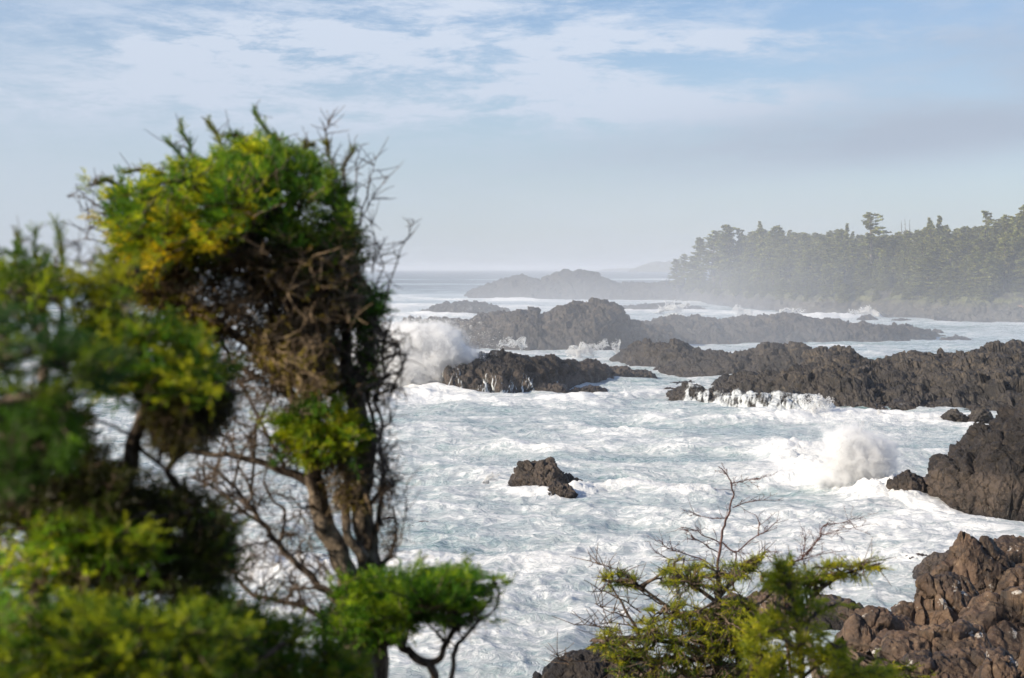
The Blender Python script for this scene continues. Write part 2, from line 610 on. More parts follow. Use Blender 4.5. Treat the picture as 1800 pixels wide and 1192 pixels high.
def white_material(name, col=(0.9, 0.92, 0.93), trans=0.35):
    m, t = new_mat(name)
    d = t.n('ShaderNodeBsdfDiffuse', i_Color=col)
    tr = t.n('ShaderNodeBsdfTranslucent', i_Color=col)
    mx = t.n('ShaderNodeMixShader', i_0=trans)
    t.put(mx.inputs[1], d.outputs[0])
    t.put(mx.inputs[2], tr.outputs[0])
    t.n('ShaderNodeOutputMaterial', i_Surface=mx)
    return m


def leaf_material(name, trans=0.46, gain=1.0):
    m, t = new_mat(name)
    a = t.n('ShaderNodeAttribute', attribute_name='tint').outputs['Color']
    g = t.n('ShaderNodeNewGeometry')
    n = t.noise(g.outputs['Position'], 9.0, 4, 0.6)
    col = t.mix(1.0, a, t.n('ShaderNodeCombineColor', i_0=t.ss(n, 0.3, 0.7, 0.7 * gain, 1.3 * gain), i_1=t.ss(n, 0.3, 0.7, 0.75 * gain, 1.2 * gain), i_2=t.ss(n, 0.3, 0.7, 0.8 * gain, 1.15 * gain)).outputs[0], 'MULTIPLY')
    pr = t.n('ShaderNodeBsdfPrincipled', i_Base_Color=col, i_Roughness=0.5)
    pr.inputs['Specular IOR Level'].default_value = 0.4
    tr = t.n('ShaderNodeBsdfTranslucent', i_Color=col)
    mx = t.n('ShaderNodeMixShader', i_0=trans)
    t.put(mx.inputs[1], pr.outputs[0])
    t.put(mx.inputs[2], tr.outputs[0])
    t.n('ShaderNodeOutputMaterial', i_Surface=mx)
    return m


def bark_material(name, a_=(0.05, 0.038, 0.030), b_=(0.27, 0.225, 0.175), scale=1.0):
    m, t = new_mat(name)
    g = t.n('ShaderNodeNewGeometry')
    P = g.outputs['Position']
    at_ = t.n('ShaderNodeAttribute', attribute_name='tint').outputs['Color']
    n1 = t.noise(t.map(P, scale=(1, 1, 0.35)), 22 * scale, 6, 0.65)
    n2 = t.noise(P, 4 * scale, 4, 0.6)
    col = t.mix(t.ss(t.m('ADD', t.m('MULTIPLY', n1, 0.6), t.m('MULTIPLY', n2, 0.4)), 0.40, 0.62), a_, b_)
    col = t.mix(1.0, col, at_, 'MULTIPLY')
    b = t.n('ShaderNodeBump', i_Strength=0.7, i_Distance=0.03 / scale, i_Height=n1)
    pr = t.n('ShaderNodeBsdfPrincipled', i_Base_Color=col, i_Roughness=0.85, i_Normal=b)
    pr.inputs['Specular IOR Level'].default_value = 0.2
    t.n('ShaderNodeOutputMaterial', i_Surface=pr)
    return m


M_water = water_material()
M_spray = white_material('spray drops', (0.97, 0.975, 0.98), 0.5)
M_casc, t = new_mat('falling whitewater')
_P = t.n('ShaderNodeNewGeometry').outputs['Position']
_k = t.n('ShaderNodeAttribute', attribute_name='wet').outputs['Fac']
_n = t.noise(t.map(_P, scale=(1, 1, 0.16)), 3.2, 6, 0.65, 0.4)
_al = t.ss(t.m('ADD', _k, t.m('MULTIPLY', t.m('SUBTRACT', _n, 0.5), 1.3)), 0.36, 1.15)
_d = t.n('ShaderNodeBsdfDiffuse', i_Color=(0.55, 0.58, 0.60))
_x = t.n('ShaderNodeMixShader', i_0=_al)
t.put(_x.inputs[1], t.n('ShaderNodeBsdfTransparent').outputs[0])
t.put(_x.inputs[2], _d.outputs[0])
t.n('ShaderNodeOutputMaterial', i_Surface=_x)
M_leaf = leaf_material('needles')
M_leaf_far = leaf_material('far needles', 0.22)
M_bark = bark_material('bark')
M_bark_far = bark_material('far bark', (0.06, 0.05, 0.042), (0.24, 0.21, 0.18), 0.12)
M_twig_red = bark_material('reddish twig bark', (0.070, 0.036, 0.032), (0.17, 0.095, 0.080), 1.0)


# ------------------------------------------------------------------ the sea
BREAK = [  # photograph-pixel track of a breaking crest, height m, half width m, foam
    ([(1395, 815), (1450, 848), (1500, 862), (1552, 888)], 1.5, 3.0, 0.75),
    ([(1500, 862), (1560, 905), (1590, 960), (1560, 1010)], 0.5, 3.0, 0.35),
    ([(1240, 868), (1400, 850)], 0.35, 2.0, 0.30),
    ([(1040, 880), (1120, 872), (1210, 884)], 0.75, 1.8, 0.55),
    ([(1180, 930), (1300, 950), (1420, 930)], 0.5, 2.4, 0.25),
    ([(1400, 1000), (1500, 985), (1580, 1000)], 0.4, 2.0, 0.3),
    ([(700, 850), (830, 842), (890, 850)], 0.5, 2.2, 0.35),
    ([(1380, 745), (1480, 742), (1600, 745)], 0.9, 3.0, 0.6),
    ([(1150, 745), (1300, 752), (1400, 745)], 0.6, 3.0, 0.35),
    ([(760, 712), (900, 720), (1100, 708), (1180, 700)], 0.7, 3.2, 0.45),
    ([(640, 720), (760, 700)], 1.2, 5.0, 0.7),
    ([(700, 990), (800, 1010), (950, 1000)], 0.45, 2.0, 0.3),
    ([(860, 1080), (980, 1068), (1060, 1085)], 0.4, 1.7, 0.3),
    ([(400, 1010), (480, 1025), (560, 1020)], 0.9, 2.5, 0.8),
    ([(420, 760), (520, 770), (700, 765)], 0.6, 3.0, 0.3),
    ([(820, 770), (1000, 760), (1120, 772)], 0.55, 2.6, 0.3),
    ([(880, 800), (990, 806)], 0.4, 2.0, 0.2),
    ([(1200, 800), (1330, 795)], 0.45, 2.4, 0.25),
    ([(700, 560), (740, 556), (800, 558)], 1.2, 9, 0.5),
    ([(720, 575), (900, 566), (1060, 570)], 0.8, 8, 0.4),
    ([(560, 549), (760, 538), (905, 545)], 1.3, 16, 0.5),
    ([(830, 529), (960, 531), (1100, 533), (1200, 534)], 1.6, 22, 0.7),
    ([(660, 528), (760, 520), (850, 520)], 1.3, 22, 0.45),
    ([(1080, 552), (1200, 549), (1330, 556), (1420, 563)], 1.2, 8, 0.55),
    ([(1400, 566), (1480, 562), (1535, 558)], 1.8, 6, 0.7),
    ([(1440, 578), (1560, 570), (1800, 574)], 0.6, 8, 0.25),
    ([(660, 500), (900, 501)], 1.0, 50, 0.4),
    ([(1130, 492), (1190, 491)], 2.0, 60, 0.8),
    ([(680, 492), (860, 492)], 1.0, 70, 0.3),
    ([(1250, 640), (1330, 632)], 0.3, 3, 0.3),
    ([(872, 868), (890, 876), (930, 884), (985, 889), (1022, 874)], 0.35, 0.9, 0.5),
    ([(1625, 912), (1700, 930), (1790, 937)], 0.3, 0.9, 0.5),
    ([(1560, 738), (1640, 747), (1700, 756), (1790, 757)], 0.35, 1.4, 0.5),
    ([(760, 621), (900, 627), (1040, 627)], 0.5, 2.5, 0.6),
    ([(1110, 611), (1400, 612), (1540, 612)], 0.4, 2.4, 0.5),
    ([(1180, 661), (1300, 672), (1400, 677)], 0.3, 1.5, 0.4),
]


def build_sea():
    th = np.concatenate([np.linspace(-62, -25, 30)[:-1], np.linspace(-25, 25, 560), np.linspace(25, 62, 30)[1:]]) * math.pi / 180
    rr = [26.0]
    while rr[-1] < 60000:
        r = rr[-1]
        k = 0.0034 if r < 330 else (0.006 if r < 900 else (0.02 if r < 3000 else 0.08))
        rr.append(r * (1 + k))
    rr = np.array(rr)
    R, T = np.meshgrid(rr, th, indexing='ij')
    x, y = R * np.sin(T), R * np.cos(T)
    R1 = R
    near = sstep(R, 900, 300)
    # swell running in from the far left, then chop of ever shorter wavelength
    wx = x + 6 * noise2(x / 40, y / 40, 3)
    wy = y + 6 * noise2(x / 38, y / 38, 8)
    z = 0.32 * np.sin((wy * 0.93 + wx * 0.28) * 2 * math.pi / 34) * (0.6 + 0.8 * noise2(x / 60, y / 50, 5))
    z += 0.52 * (1 - 2 * np.abs(noise2(wx / 17, wy / 9, 21))) * (0.35 + 0.65 * near)
    z += 0.22 * (1 - 2 * np.abs(noise2(wx / 6.2 + 5, wy / 3.9, 31))) * near
    rel = z.copy()
    z += 0.15 * (1 - 2 * np.abs(noise2(wx / 2.8, wy / 1.9, 41))) * sstep(R, 420, 160)
    z += 0.085 * (1 - 2 * np.abs(noise2(wx / 1.2, wy / 0.9, 51))) * sstep(R, 260, 100)
    z += 0.030 * noise2(wx / 0.5, wy / 0.45, 61) * sstep(R, 150, 60)
    foam = 0.62 + 0.42 * rel
    foam = foam - 0.12 * sstep(R, 210, 300) - 0.24 * sstep(R, 480, 760) - 0.26 * sstep(R, 800, 1500)
    patch = noise2(x / 45, y / 30, 71)
    foam += 0.14 * patch
    # calmer channels between the rocks on the right, rougher at the left
    right = sstep(x / y, 0.10, 0.26)
    foam -= 0.16 * right * sstep(R, 190, 225) * sstep(R, 330, 290)
    foam -= 0.10 * right * sstep(R, 290, 300) * sstep(R, 600, 520)
    for tr, h, wd, fo in BREAK:
        q = np.array(tr, float)
        D = shore(q[:, 1])
        P = at(q[:, 0], q[:, 1], D)[:, :2]
        best = np.full(x.shape, 1e9)
        side = np.zeros(x.shape)
        for k in range(len(P) - 1):
            a, b = P[k], P[k + 1]
            d = b - a
            L2 = (d * d).sum()
            ux, uy = x - a[0], y - a[1]
            tt = np.clip((ux * d[0] + uy * d[1]) / L2, 0, 1)
            ex, ey = ux - tt * d[0], uy - tt * d[1]
            dd = np.sqrt(ex * ex + ey * ey)
            sg = np.sign(ux * d[1] - uy * d[0])
            mk = dd < best
            best = np.where(mk, dd, best)
            side = np.where(mk, sg, side)
        dist = best * np.where(side > 0, 1.35, 0.8)        # steeper towards the camera
        wob = 1 + 0.8 * noise2(x / (wd * 1.3), y / (wd * 1.3), 81)
        pr = np.exp(-(dist / wd) ** 2)
        z += h * pr * np.clip(wob, 0.2, 2) * 0.5
        foam += fo * np.exp(-(dist / (wd * 1.35)) ** 2) * np.clip(wob, 0.5, 1.5)
        lump = np.abs(noise2(x / (0.35 * wd), y / (0.3 * wd), 91)) + 0.5 * np.abs(noise2(x / (0.15 * wd), y / (0.14 * wd), 95))
        z += pr * h * 0.34 * (lump - 0.2)
    z *= sstep(R, 5000, 1500) * 1.0
    z -= 0.0
    V = np.stack([x, y, z], -1)
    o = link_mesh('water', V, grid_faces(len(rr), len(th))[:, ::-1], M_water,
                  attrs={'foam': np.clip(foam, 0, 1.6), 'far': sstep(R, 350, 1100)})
    tag(o, 'churning foam-covered sea reaching to the horizon', kind='structure')
    return o


build_sea()
# the sea behind and beside the viewpoint
_a2 = np.linspace(62, 298, 40) * math.pi / 180
_V = np.array([[0, 0, -0.3]] + [[60000 * math.sin(a), 60000 * math.cos(a), -0.3] for a in _a2])
_F = np.array([[0, k + 1, k] for k in range(1, len(_a2))])
tag(link_mesh('water', _V, _F, M_water, attrs={'foam': np.full(len(_V), 0.2), 'far': np.ones(len(_V))}), 'open sea behind the viewpoint', kind='structure')


# ------------------------------------------------------------------ rocks
ROCKS = {}


def loaf(name, top, front, mat, back=12.0, fr=8.0, res=1.6, p=2.2, rough=0.16, seed=0.0, cell=2.4, strata=0.0, nv=70, base=-1.6, jag=1.0, tilt=0.0, D=None, det=1.0):
    """a long rock: crest traced as (px, py) at its real distance, front foot at the waterline rows `front`;
    a rounded cross-section from the front foot over the crest to the back foot, then broken up by 3-D noise"""
    top, front = np.array(top, float), np.array(front, float)
    px = np.arange(top[0, 0], top[-1, 0] + 0.01, res)
    pt = np.interp(px, top[:, 0], top[:, 1])
    if D is None:
        Yf = np.interp(px, front[:, 0], shore(front[:, 1]))
    else:
        Yf = np.full(len(px), float(D))
    crest = at(px, pt, Yf + fr)
    zc = np.maximum(crest[:, 2], base + 0.7)
    hh = zc - base
    hm = hh.max()
    sc = np.clip((hh / hm), 0.05, 1) ** 0.6
    frw, bkw = fr * sc, back * sc
    crest = at(px, pt, Yf + frw)
    zc = np.maximum(crest[:, 2], base + 0.7)
    hh = zc - base
    s = np.concatenate([-1 + np.linspace(0, 1, int(nv * 0.68)) ** 1.25, np.linspace(0, 1, nv - int(nv * 0.68))[1:]])
    prof = (1 - np.abs(s) ** p) ** (1 / p * 1.15)
    Yg = crest[:, 1][:, None] + np.where(s < 0, s * 1.0, 0)[None] * frw[:, None] + np.where(s > 0, s, 0)[None] * bkw[:, None]
    Zg = base + hh[:, None] * prof[None]
    Xg = np.broadcast_to(crest[:, 0][:, None], Yg.shape) * (0.35 * Yg / crest[:, 1][:, None] + 0.65)
    Xg = Xg + tilt * (Zg - base)
    V = np.stack([Xg, Yg, Zg], -1)
    # normals of the smooth body
    du = np.gradient(V, axis=0)
    dv = np.gradient(V, axis=1)
    N = norm(np.cross(du, dv))
    N[N[..., 2] < -0.2] *= -1
    N[:, 0] = [0, -1, 0]
    N[:, -1] = [0, 1, 0]
    q = V / (hm * 0.55) + seed
    low = fbm(q, 3)
    Vc = np.stack([V[..., 0] + 0.4 * V[..., 2], V[..., 1], V[..., 2] * 0.8], -1)
    wp_ = Vc + 0.35 * cell * np.stack([noise3(Vc / cell + 5), noise3(Vc / cell + 9), noise3(Vc / cell + 13)], -1)
    f1, e1 = facets(wp_ / cell + seed)
    f2, e2 = facets(wp_ / (cell * 0.42) + seed * 2 + 3)
    f3, e3 = facets(V / (cell * 0.17) + seed * 2 + 3)
    rid = fbm(V / (cell * 0.9) + seed * 3, 4, 0.55, ridged=True)
    disp = rough * hm * (0.95 * low + 0.35 * rid) + cell * jag * (0.17 * f1 + det * (0.08 * f2 + 0.03 * f3) - 0.12 * np.exp(-e1 * 10) - det * 0.04 * np.exp(-e2 * 10))
    if strata:
        sx = V[..., 0] + 0.25 * V[..., 2] + 1.2 * noise3(V / 3.1)
        disp += strata * (np.abs(np.mod(sx / 1.15 + 0.3 * noise3(V / 1.5), 1) - 0.5) - 0.25) * 1.5
    wgt = sstep(hh, 0.3, 1.9)[:, None]
    wgt = np.broadcast_to(wgt, disp.shape)
    V = V + N * (disp * wgt)[..., None]
    # finer crumble
    V[..., 2] += 0.05 * cell * noise3(V / (cell * 0.12)) * wgt
    nu, nvv = V.shape[:2]
    org = np.array([V[nu // 2, nvv // 2, 0], V[nu // 2, nvv // 2, 1], 0.0])
    o = link_mesh(name, V - org, grid_faces(nu, nvv), mat)
    o.location = org
    return o, V


def cascade(V, mask_fn, label, cat='waterfall', off=0.07, group=None, soft=0):
    """white water running down a rock: the wet part of its face, lifted off the rock by a few centimetres"""
    V = V.copy()
    for _ in range(soft):
        V[1:-1, 1:-1] = (V[1:-1, 1:-1] * 2 + V[:-2, 1:-1] + V[2:, 1:-1] + V[1:-1, :-2] + V[1:-1, 2:]) / 6
    N = norm(np.cross(np.gradient(V, axis=0), np.gradient(V, axis=1)))
    N[N[..., 1] > 0.2] *= -1
    px, py = to_px(V)
    mk = mask_fn(px, py, V)
    W_ = V + N * (off + 0.12 * np.clip(mk, 0, 1)[..., None] * np.abs(noise3(V * 2.2))[..., None])
    nu, nv = V.shape[:2]
    F = grid_faces(nu, nv)
    mf = mk.reshape(-1)[F].mean(1)
    F = F[mf > 0.12]
    if not len(F):
        return
    u, inv = np.unique(F, return_inverse=True)
    P = W_.reshape(-1, 3)[u]
    org = P.mean(0)
    org[2] = 0
    o = link_mesh('cascade', P - org, inv.reshape(F.shape), M_casc, attrs={'wet': mk.reshape(-1)[u]})
    o.location = org
    tag(o, label, cat, group, kind='stuff')
    return o


def to_px(V):
    y = V[..., 1]
    z = V[..., 2] - H
    fw = y * math.cos(PITCH) - z * math.sin(PITCH)
    up = y * math.sin(PITCH) + z * math.cos(PITCH)
    return 900 + FPX * V[..., 0] / fw, 596 - FPX * up / fw


_ico = {}


def ico(n):
    if n not in _ico:
        bm = bmesh.new()
        bmesh.ops.create_icosphere(bm, subdivisions=n, radius=1)
        V = np.array([v.co[:] for v in bm.verts])
        F = np.array([[v.index for v in f.verts] for f in bm.faces])
        bm.free()
        _ico[n] = (V, F)
    return _ico[n]


def boulder(name, x0, x1, yt, yb, D, mat, depth=1.0, seed=1, sub=6, planes=22, sharp=14, rough=0.10, cell=0.9, jag=1.0, lean=0.0, base=None, taper=0.0, ridge=0.0, flatten=1.0):
    """a craggy block filling photograph box x0..x1, yt..yb at distance D"""
    g = np.random.default_rng(seed)
    Dv, F = ico(sub)
    pn = norm(g.normal(size=(planes, 3)) * [1, 1, 0.8])
    pn[pn[:, 2] < -0.3, 2] *= -1
    pd = 0.72 + 0.36 * g.random(planes)
    a = np.clip(Dv @ pn.T, 0, None) / pd
    r = 1 / (np.power(a, sharp).sum(1) ** (1 / sharp))
    r = np.clip(r, 0.3, 1.35)
    V = Dv * r[:, None]
    A, B = at(x0, yb, D), at(x1, yt, D)
    w_, top, bot = (B[0] - A[0]), B[2], A[2]
    if base is not None: bot = base
    cx = (A[0] + B[0]) / 2
    V = V / np.array([V[:, 0].max() - V[:, 0].min(), V[:, 1].max() - V[:, 1].min(), V[:, 2].max() - V[:, 2].min()])
    if taper: V[:, :2] *= (1 - taper * (V[:, 2:3] + 0.5))
    V[:, 2] = V[:, 2] - V[:, 2].min()
    V = V * [w_, w_ * depth, (top - bot)]
    V[:, 0] += lean * V[:, 2]
    Nn = norm(V - V.mean(0))
    q = V + seed * 7.7
    cs = cell * max(w_, 0.5) * 0.33
    f1, e1 = facets(q / cs)
    f2, e2 = facets(q / (cs * 0.4) + 4)
    f3, e3 = facets(q / (cs * 0.16) + 9)
    sz = min(w_, top - bot)
    d = rough * sz * (fbm(q / (sz * 0.6), 4) * 1.0 + 0.4 * fbm(q / (sz * 0.3), 4, 0.6, ridged=True))
    d += cs * jag * (0.26 * f1 + 0.12 * f2 + 0.05 * f3 - 0.14 * np.exp(-e1 * 12) - 0.05 * np.exp(-e2 * 12))
    if ridge:
        sx = q[:, 0] + 0.3 * q[:, 2] + 0.5 * noise3(q / 1.1)
        d += ridge * (np.abs(np.mod(sx / (sz * 0.22), 1) - 0.5) - 0.25) * sz * 0.25
    V = V + Nn * d[:, None]
    org = np.array([cx, D, bot])
    o = link_mesh(name, V, F, mat)
    o.location = org
    return o, V + org


def rock_thing(o, label, group=None, cat='rock'):
    return tag(o, label, cat, group)

# distant islets
o, V = loaf('rocky_islet', [(815, 519), (830, 511), (860, 500), (885, 492), (905, 487), (925, 486), (938, 493), (950, 494), (975, 484), (992, 478), (1012, 477), (1030, 479), (1045, 484), (1075, 494), (1100, 500), (1140, 498), (1180, 497), (1215, 503), (1240, 512)],
            [(815, 522), (850, 524), (930, 527), (1040, 528), (1180, 531), (1240, 533)], M_rock_far, back=50, fr=36, rough=0.08, cell=6, seed=2, nv=80, res=1.1, base=-2, jag=1.1)
rock_thing(o, 'long twin-humped rocky islet in the haze just below the horizon', cat='islet')
o, V = loaf('rock', [(822, 520), (838, 514), (858, 513), (880, 517), (900, 522)], [(822, 524), (900, 526)], M_rock_far, back=20, fr=14, rough=0.08, cell=4, seed=5, nv=30, res=1.6)
rock_thing(o, 'small low rock at the left foot of the twin-humped far islet')
o, V = loaf('rocky_islet', [(734, 551), (760, 543), (785, 534), (820, 531), (850, 534), (875, 539), (897, 550)], [(734, 553), (800, 555), (897, 554)], M_rock_far, back=24, fr=16, rough=0.09, cell=4.0, seed=9, nv=60, res=1.1, base=-2, jag=1.0)
rock_thing(o, 'low rounded islet standing alone in surf left of the big ridge', cat='islet')
o, V = loaf('rock', [(1075, 545), (1100, 537), (1140, 535), (1180, 533), (1215, 537), (1240, 542)], [(1075, 545), (1240, 547)], M_rock_far, back=14, fr=10, rough=0.10, cell=3.5, seed=12, nv=34)
rock_thing(o, 'thin dark reef in white surf between big ridge and headland')

# the long ridge across the middle distance
o, V = loaf('rock_ridge', [(640, 590), (680, 576), (700, 571), (740, 566), (790, 563), (815, 566), (825, 562), (845, 556), (880, 552), (905, 549), (930, 545), (944, 547), (946, 560), (960, 552), (985, 542), (1010, 536), (1040, 533), (1070, 535), (1085, 541), (1095, 556), (1110, 563), (1125, 570), (1140, 573), (1175, 580), (1200, 600)],
            [(640, 606), (760, 616), (900, 622), (1040, 622), (1200, 614)], M_rock_mid, back=26, fr=17, rough=0.11, cell=3.8, seed=21, nv=96, res=1.3)
V_ridge = V
rock_thing(o, 'tall humped dark rock ridge behind the left wave burst', cat='rock ridge')
o, V = loaf('rock_ridge', [(1105, 588), (1125, 572), (1150, 567), (1180, 560), (1210, 559), (1240, 562), (1262, 566), (1290, 561), (1320, 557), (1345, 559), (1380, 554), (1405, 557), (1430, 563), (1455, 564), (1475, 567), (1490, 572), (1520, 570), (1555, 574), (1590, 575), (1610, 581), (1635, 584), (1655, 592)],
            [(1105, 606), (1250, 608), (1400, 607), (1540, 607), (1610, 602), (1655, 597)], M_rock_mid, back=20, fr=15, rough=0.12, cell=3.2, seed=25, nv=80, res=1.3)
rock_thing(o, 'long low dark rock ridge in front of the wooded headland', cat='rock ridge')
for (a, b, yt, yb, l, sd_) in [(1632, 1662, 579, 591, 'small pointed rock at the right tip of the long low ridge', 3),
                           (1648, 1722, 591, 602, 'flat dark reef just right of the long low ridge', 4),
                           (1505, 1545, 553, 566, 'dark rock awash in surf below the headland cliffs', 6),
                           (1560, 1612, 560, 570, 'flat rock off the middle of the headland shore', 7),
                           (1436, 1490, 560, 573, 'low rock awash behind the long low ridge', 8)]:
    D = float(shore(yb))
    m_ = (a + b) / 2
    o, V = loaf('rock', [(a, yb - 1), (a + (b - a) * .25, yt + 3), (m_, yt), (b - (b - a) * .3, yt + 2.5), (b, yb - 1)], [(a, yb), (b, yb)], M_rock_mid, back=6, fr=4, rough=0.14, cell=2.0, seed=30 + sd_, nv=34)
    rock_thing(o, l)

# the pair of rounded rocks behind the near shelf
o, V = loaf('rock', [(1078, 640), (1095, 620), (1112, 609), (1135, 603), (1165, 602), (1195, 605), (1220, 613), (1245, 625), (1275, 640)], [(1078, 646), (1180, 655), (1275, 655)], M_rock_mid, back=12, fr=8, rough=0.12, cell=2.6, seed=41, nv=60)
rock_thing(o, 'rounded rock with pale wet patches left of centre channel')
o, V = loaf('rock', [(1150, 655), (1180, 640), (1210, 628), (1245, 622), (1290, 621), (1320, 618), (1335, 608), (1350, 603), (1368, 606), (1380, 611), (1392, 604), (1408, 606), (1425, 622), (1440, 640), (1460, 655)], [(1150, 660), (1280, 667), (1460, 672)], M_rock_mid, back=12, fr=10, rough=0.12, cell=2.6, seed=44, nv=66)
rock_thing(o, 'low dark rock with two pale knobs on top in the centre channel')

# rock with falls
o, V_fall = loaf('rock', [(748, 640), (752, 625), (770, 622), (790, 628), (800, 634), (815, 634), (826, 640), (832, 630), (850, 624), (870, 624), (895, 627), (920, 628), (950, 630), (975, 630), (985, 637), (1005, 634), (1020, 640), (1045, 640), (1065, 645), (1100, 650), (1130, 656), (1160, 668)],
            [(748, 688), (790, 700), (880, 701), (950, 697), (1000, 688), (1060, 676), (1120, 672), (1160, 671)], M_rock_blk, back=10, fr=9, p=2.7, rough=0.13, cell=2.3, seed=52, nv=110, res=0.85)
rock_thing(o, 'jagged dark rock streaming with white runoff beside the left wave burst')
for (a, b, yt, yb, l, sd_) in [(925, 1010, 676, 699, 'low dark rock in front of the streaming rock', 1),
                           (995, 1080, 679, 696, 'flat reef right of the streaming rock front', 2),
                           (1058, 1073, 697, 704, 'tiny dark stone alone in foam below the streaming rock', 3),
                           (1145, 1205, 683, 699, 'small dark reef in the gap before the near shelf', 5),
                           (1165, 1245, 670, 686, 'flat dark reef behind the gap before the near shelf', 6)]:
    m_ = (a + b) / 2
    o, V = loaf('rock', [(a, yb - 2), (a + (b - a) * .2, yt + 4), (m_, yt), (b - (b - a) * .25, yt + 4), (b, yb - 2)], [(a, yb), (b, yb)], M_rock_blk, back=4, fr=2.6, rough=0.16, cell=1.1, seed=60 + sd_ * 3, nv=40, res=0.9)
    rock_thing(o, l)

# the broad shelf on the right
o, V = loaf('rock_shelf', [(1395, 690), (1410, 652), (1430, 628), (1450, 620), (1475, 619), (1500, 627), (1530, 634), (1560, 640), (1580, 630), (1600, 627), (1640, 624), (1660, 627), (1690, 624), (1710, 627), (1730, 618), (1750, 616), (1765, 612), (1790, 613), (1840, 606), (1900, 610)],
            [(1395, 715), (1460, 727), (1560, 733), (1640, 742), (1700, 752), (1800, 750), (1900, 752)], M_rock_mid, back=18, fr=38, p=1.75, rough=0.16, cell=3.0, seed=71, nv=190, res=1.0, jag=1.15)
rock_thing(o, 'broad brown rock shelf crossing the right side of the bay', cat='rock shelf')
o, V = loaf('rock', [(1245, 690), (1262, 672), (1290, 662), (1330, 656), (1370, 655), (1400, 652), (1425, 655), (1445, 650), (1460, 640), (1475, 645), (1485, 650), (1495, 648), (1508, 655), (1520, 668), (1540, 690)],
            [(1245, 698), (1330, 706), (1400, 716), (1540, 724)], M_rock_mid, back=10, fr=9, rough=0.15, cell=1.7, seed=75, nv=90, res=0.9, strata=0.25)
rock_thing(o, 'upright fluted rock at the left end of the brown shelf')
o, V_ledge = loaf('rock', [(1174, 706), (1180, 692), (1195, 684), (1215, 678), (1232, 682), (1245, 688), (1280, 690), (1320, 692), (1350, 695), (1385, 693), (1420, 697), (1440, 704), (1462, 720)],
            [(1174, 715), (1230, 722), (1340, 736), (1400, 738), (1462, 742)], M_rock_mid, back=7, fr=6, p=2.6, rough=0.12, cell=1.5, seed=78, nv=90, res=0.8)
rock_thing(o, 'low ledge veiled by falling white water in front of the shelf')
for (a, b, yt, yb, l, sd_) in [(1655, 1700, 722, 750, 'rounded boulder at the foot of the brown shelf', 1),
                           (1700, 1745, 716, 752, 'taller wet boulder beside the shelf foot', 2)]:
    o, V = boulder('boulder', a, b, yt, yb, float(shore(yb)) + 1, M_rock_mid, 1.0, 80 + sd_, sub=5)
    rock_thing(o, l, cat='boulder')
o, V = boulder('crag', 1730, 1768, 612, 668, 186, M_rock_brn, 0.9, 91, ridge=0.5, base=0)
rock_thing(o, 'reddish pillar on the crest of the far right shelf')
o, V = boulder('crag', 1764, 1812, 608, 672, 183, M_rock_brn, 0.9, 93, ridge=0.5, base=0)
rock_thing(o, 'reddish grooved crag at the right edge above the shelf')

# rock in the middle of the bay
o, V = loaf('rock', [(872, 884), (884, 866), (896, 852), (912, 838), (922, 824), (936, 814), (952, 811), (970, 813), (980, 822), (994, 834), (1008, 842), (1016, 856), (1020, 868), (1030, 884)], [(872, 872), (920, 878), (975, 884), (1010, 872), (1030, 866)], M_rock_blk, back=2.6, fr=3.0, p=2.8, rough=0.10, cell=1.3, seed=107, nv=130, res=0.6, jag=1.3, base=-1.2)
rock_thing(o, 'lone craggy rock in the foam in the middle of the bay')
o, V = loaf('rock', [(946, 890), (954, 868), (966, 858), (985, 853), (1002, 856), (1012, 868), (1016, 890)], [(0, 0)], M_rock_blk, back=1.2, fr=1.0, p=2.6, rough=0.14, cell=0.6, seed=119, nv=90, res=0.6, jag=1.5, base=-1.0, D=89.0)
rock_thing(o, 'knobbly low lobe in front of the lone craggy bay rock')
o, V = boulder('rock', 864, 905, 834, 852, 100, M_rock_blk, 0.8, 106, sub=5, base=-0.8)
rock_thing(o, 'low spur just left of the lone bay rock')
o, V = boulder('rock', 995, 1034, 842, 862, 97, M_rock_blk, 0.8, 108, sub=5, base=-0.8)
rock_thing(o, 'small sloping stone just right of the lone bay rock')
o, V = boulder('rock', 1048, 1072, 860, 884, 92, M_rock_mid, 1.0, 109, sub=5, base=-0.7)
rock_thing(o, 'little pale stone washed by foam right of the lone bay rock')

# big dark rock on the right and its neighbour
o, V = loaf('sea_stack', [(1622, 905), (1632, 868), (1645, 840), (1660, 822), (1668, 812), (1682, 814), (1690, 800), (1705, 793), (1718, 788), (1726, 766), (1742, 758), (1758, 762), (1768, 746), (1785, 738), (1800, 730), (1830, 700), (1880, 690), (1930, 720), (1990, 800), (2030, 900)],
            [(1622, 906), (1660, 918), (1740, 927), (1800, 932), (1950, 930), (2030, 915)], M_rock_blk, back=9, fr=5.5, p=2.6, rough=0.13, cell=1.9, seed=111, nv=130, res=1.3, jag=1.3)
rock_thing(o, 'big black mussel-covered rock rising at the right edge', cat='sea stack')
o, V = boulder('rock', 1552, 1640, 829, 901, 89, M_rock_blk, 0.9, 113, rough=0.10, base=-1.0, cell=0.7, planes=14)
rock_thing(o, 'black rounded rock wedged between wave burst and the big black rock')
o, V = boulder('rock', 1600, 1614, 903, 912, 84, M_rock_blk, 1.2, 115, sub=4, base=-0.3)
rock_thing(o, 'tiny black stone at the foot of the big black rock')

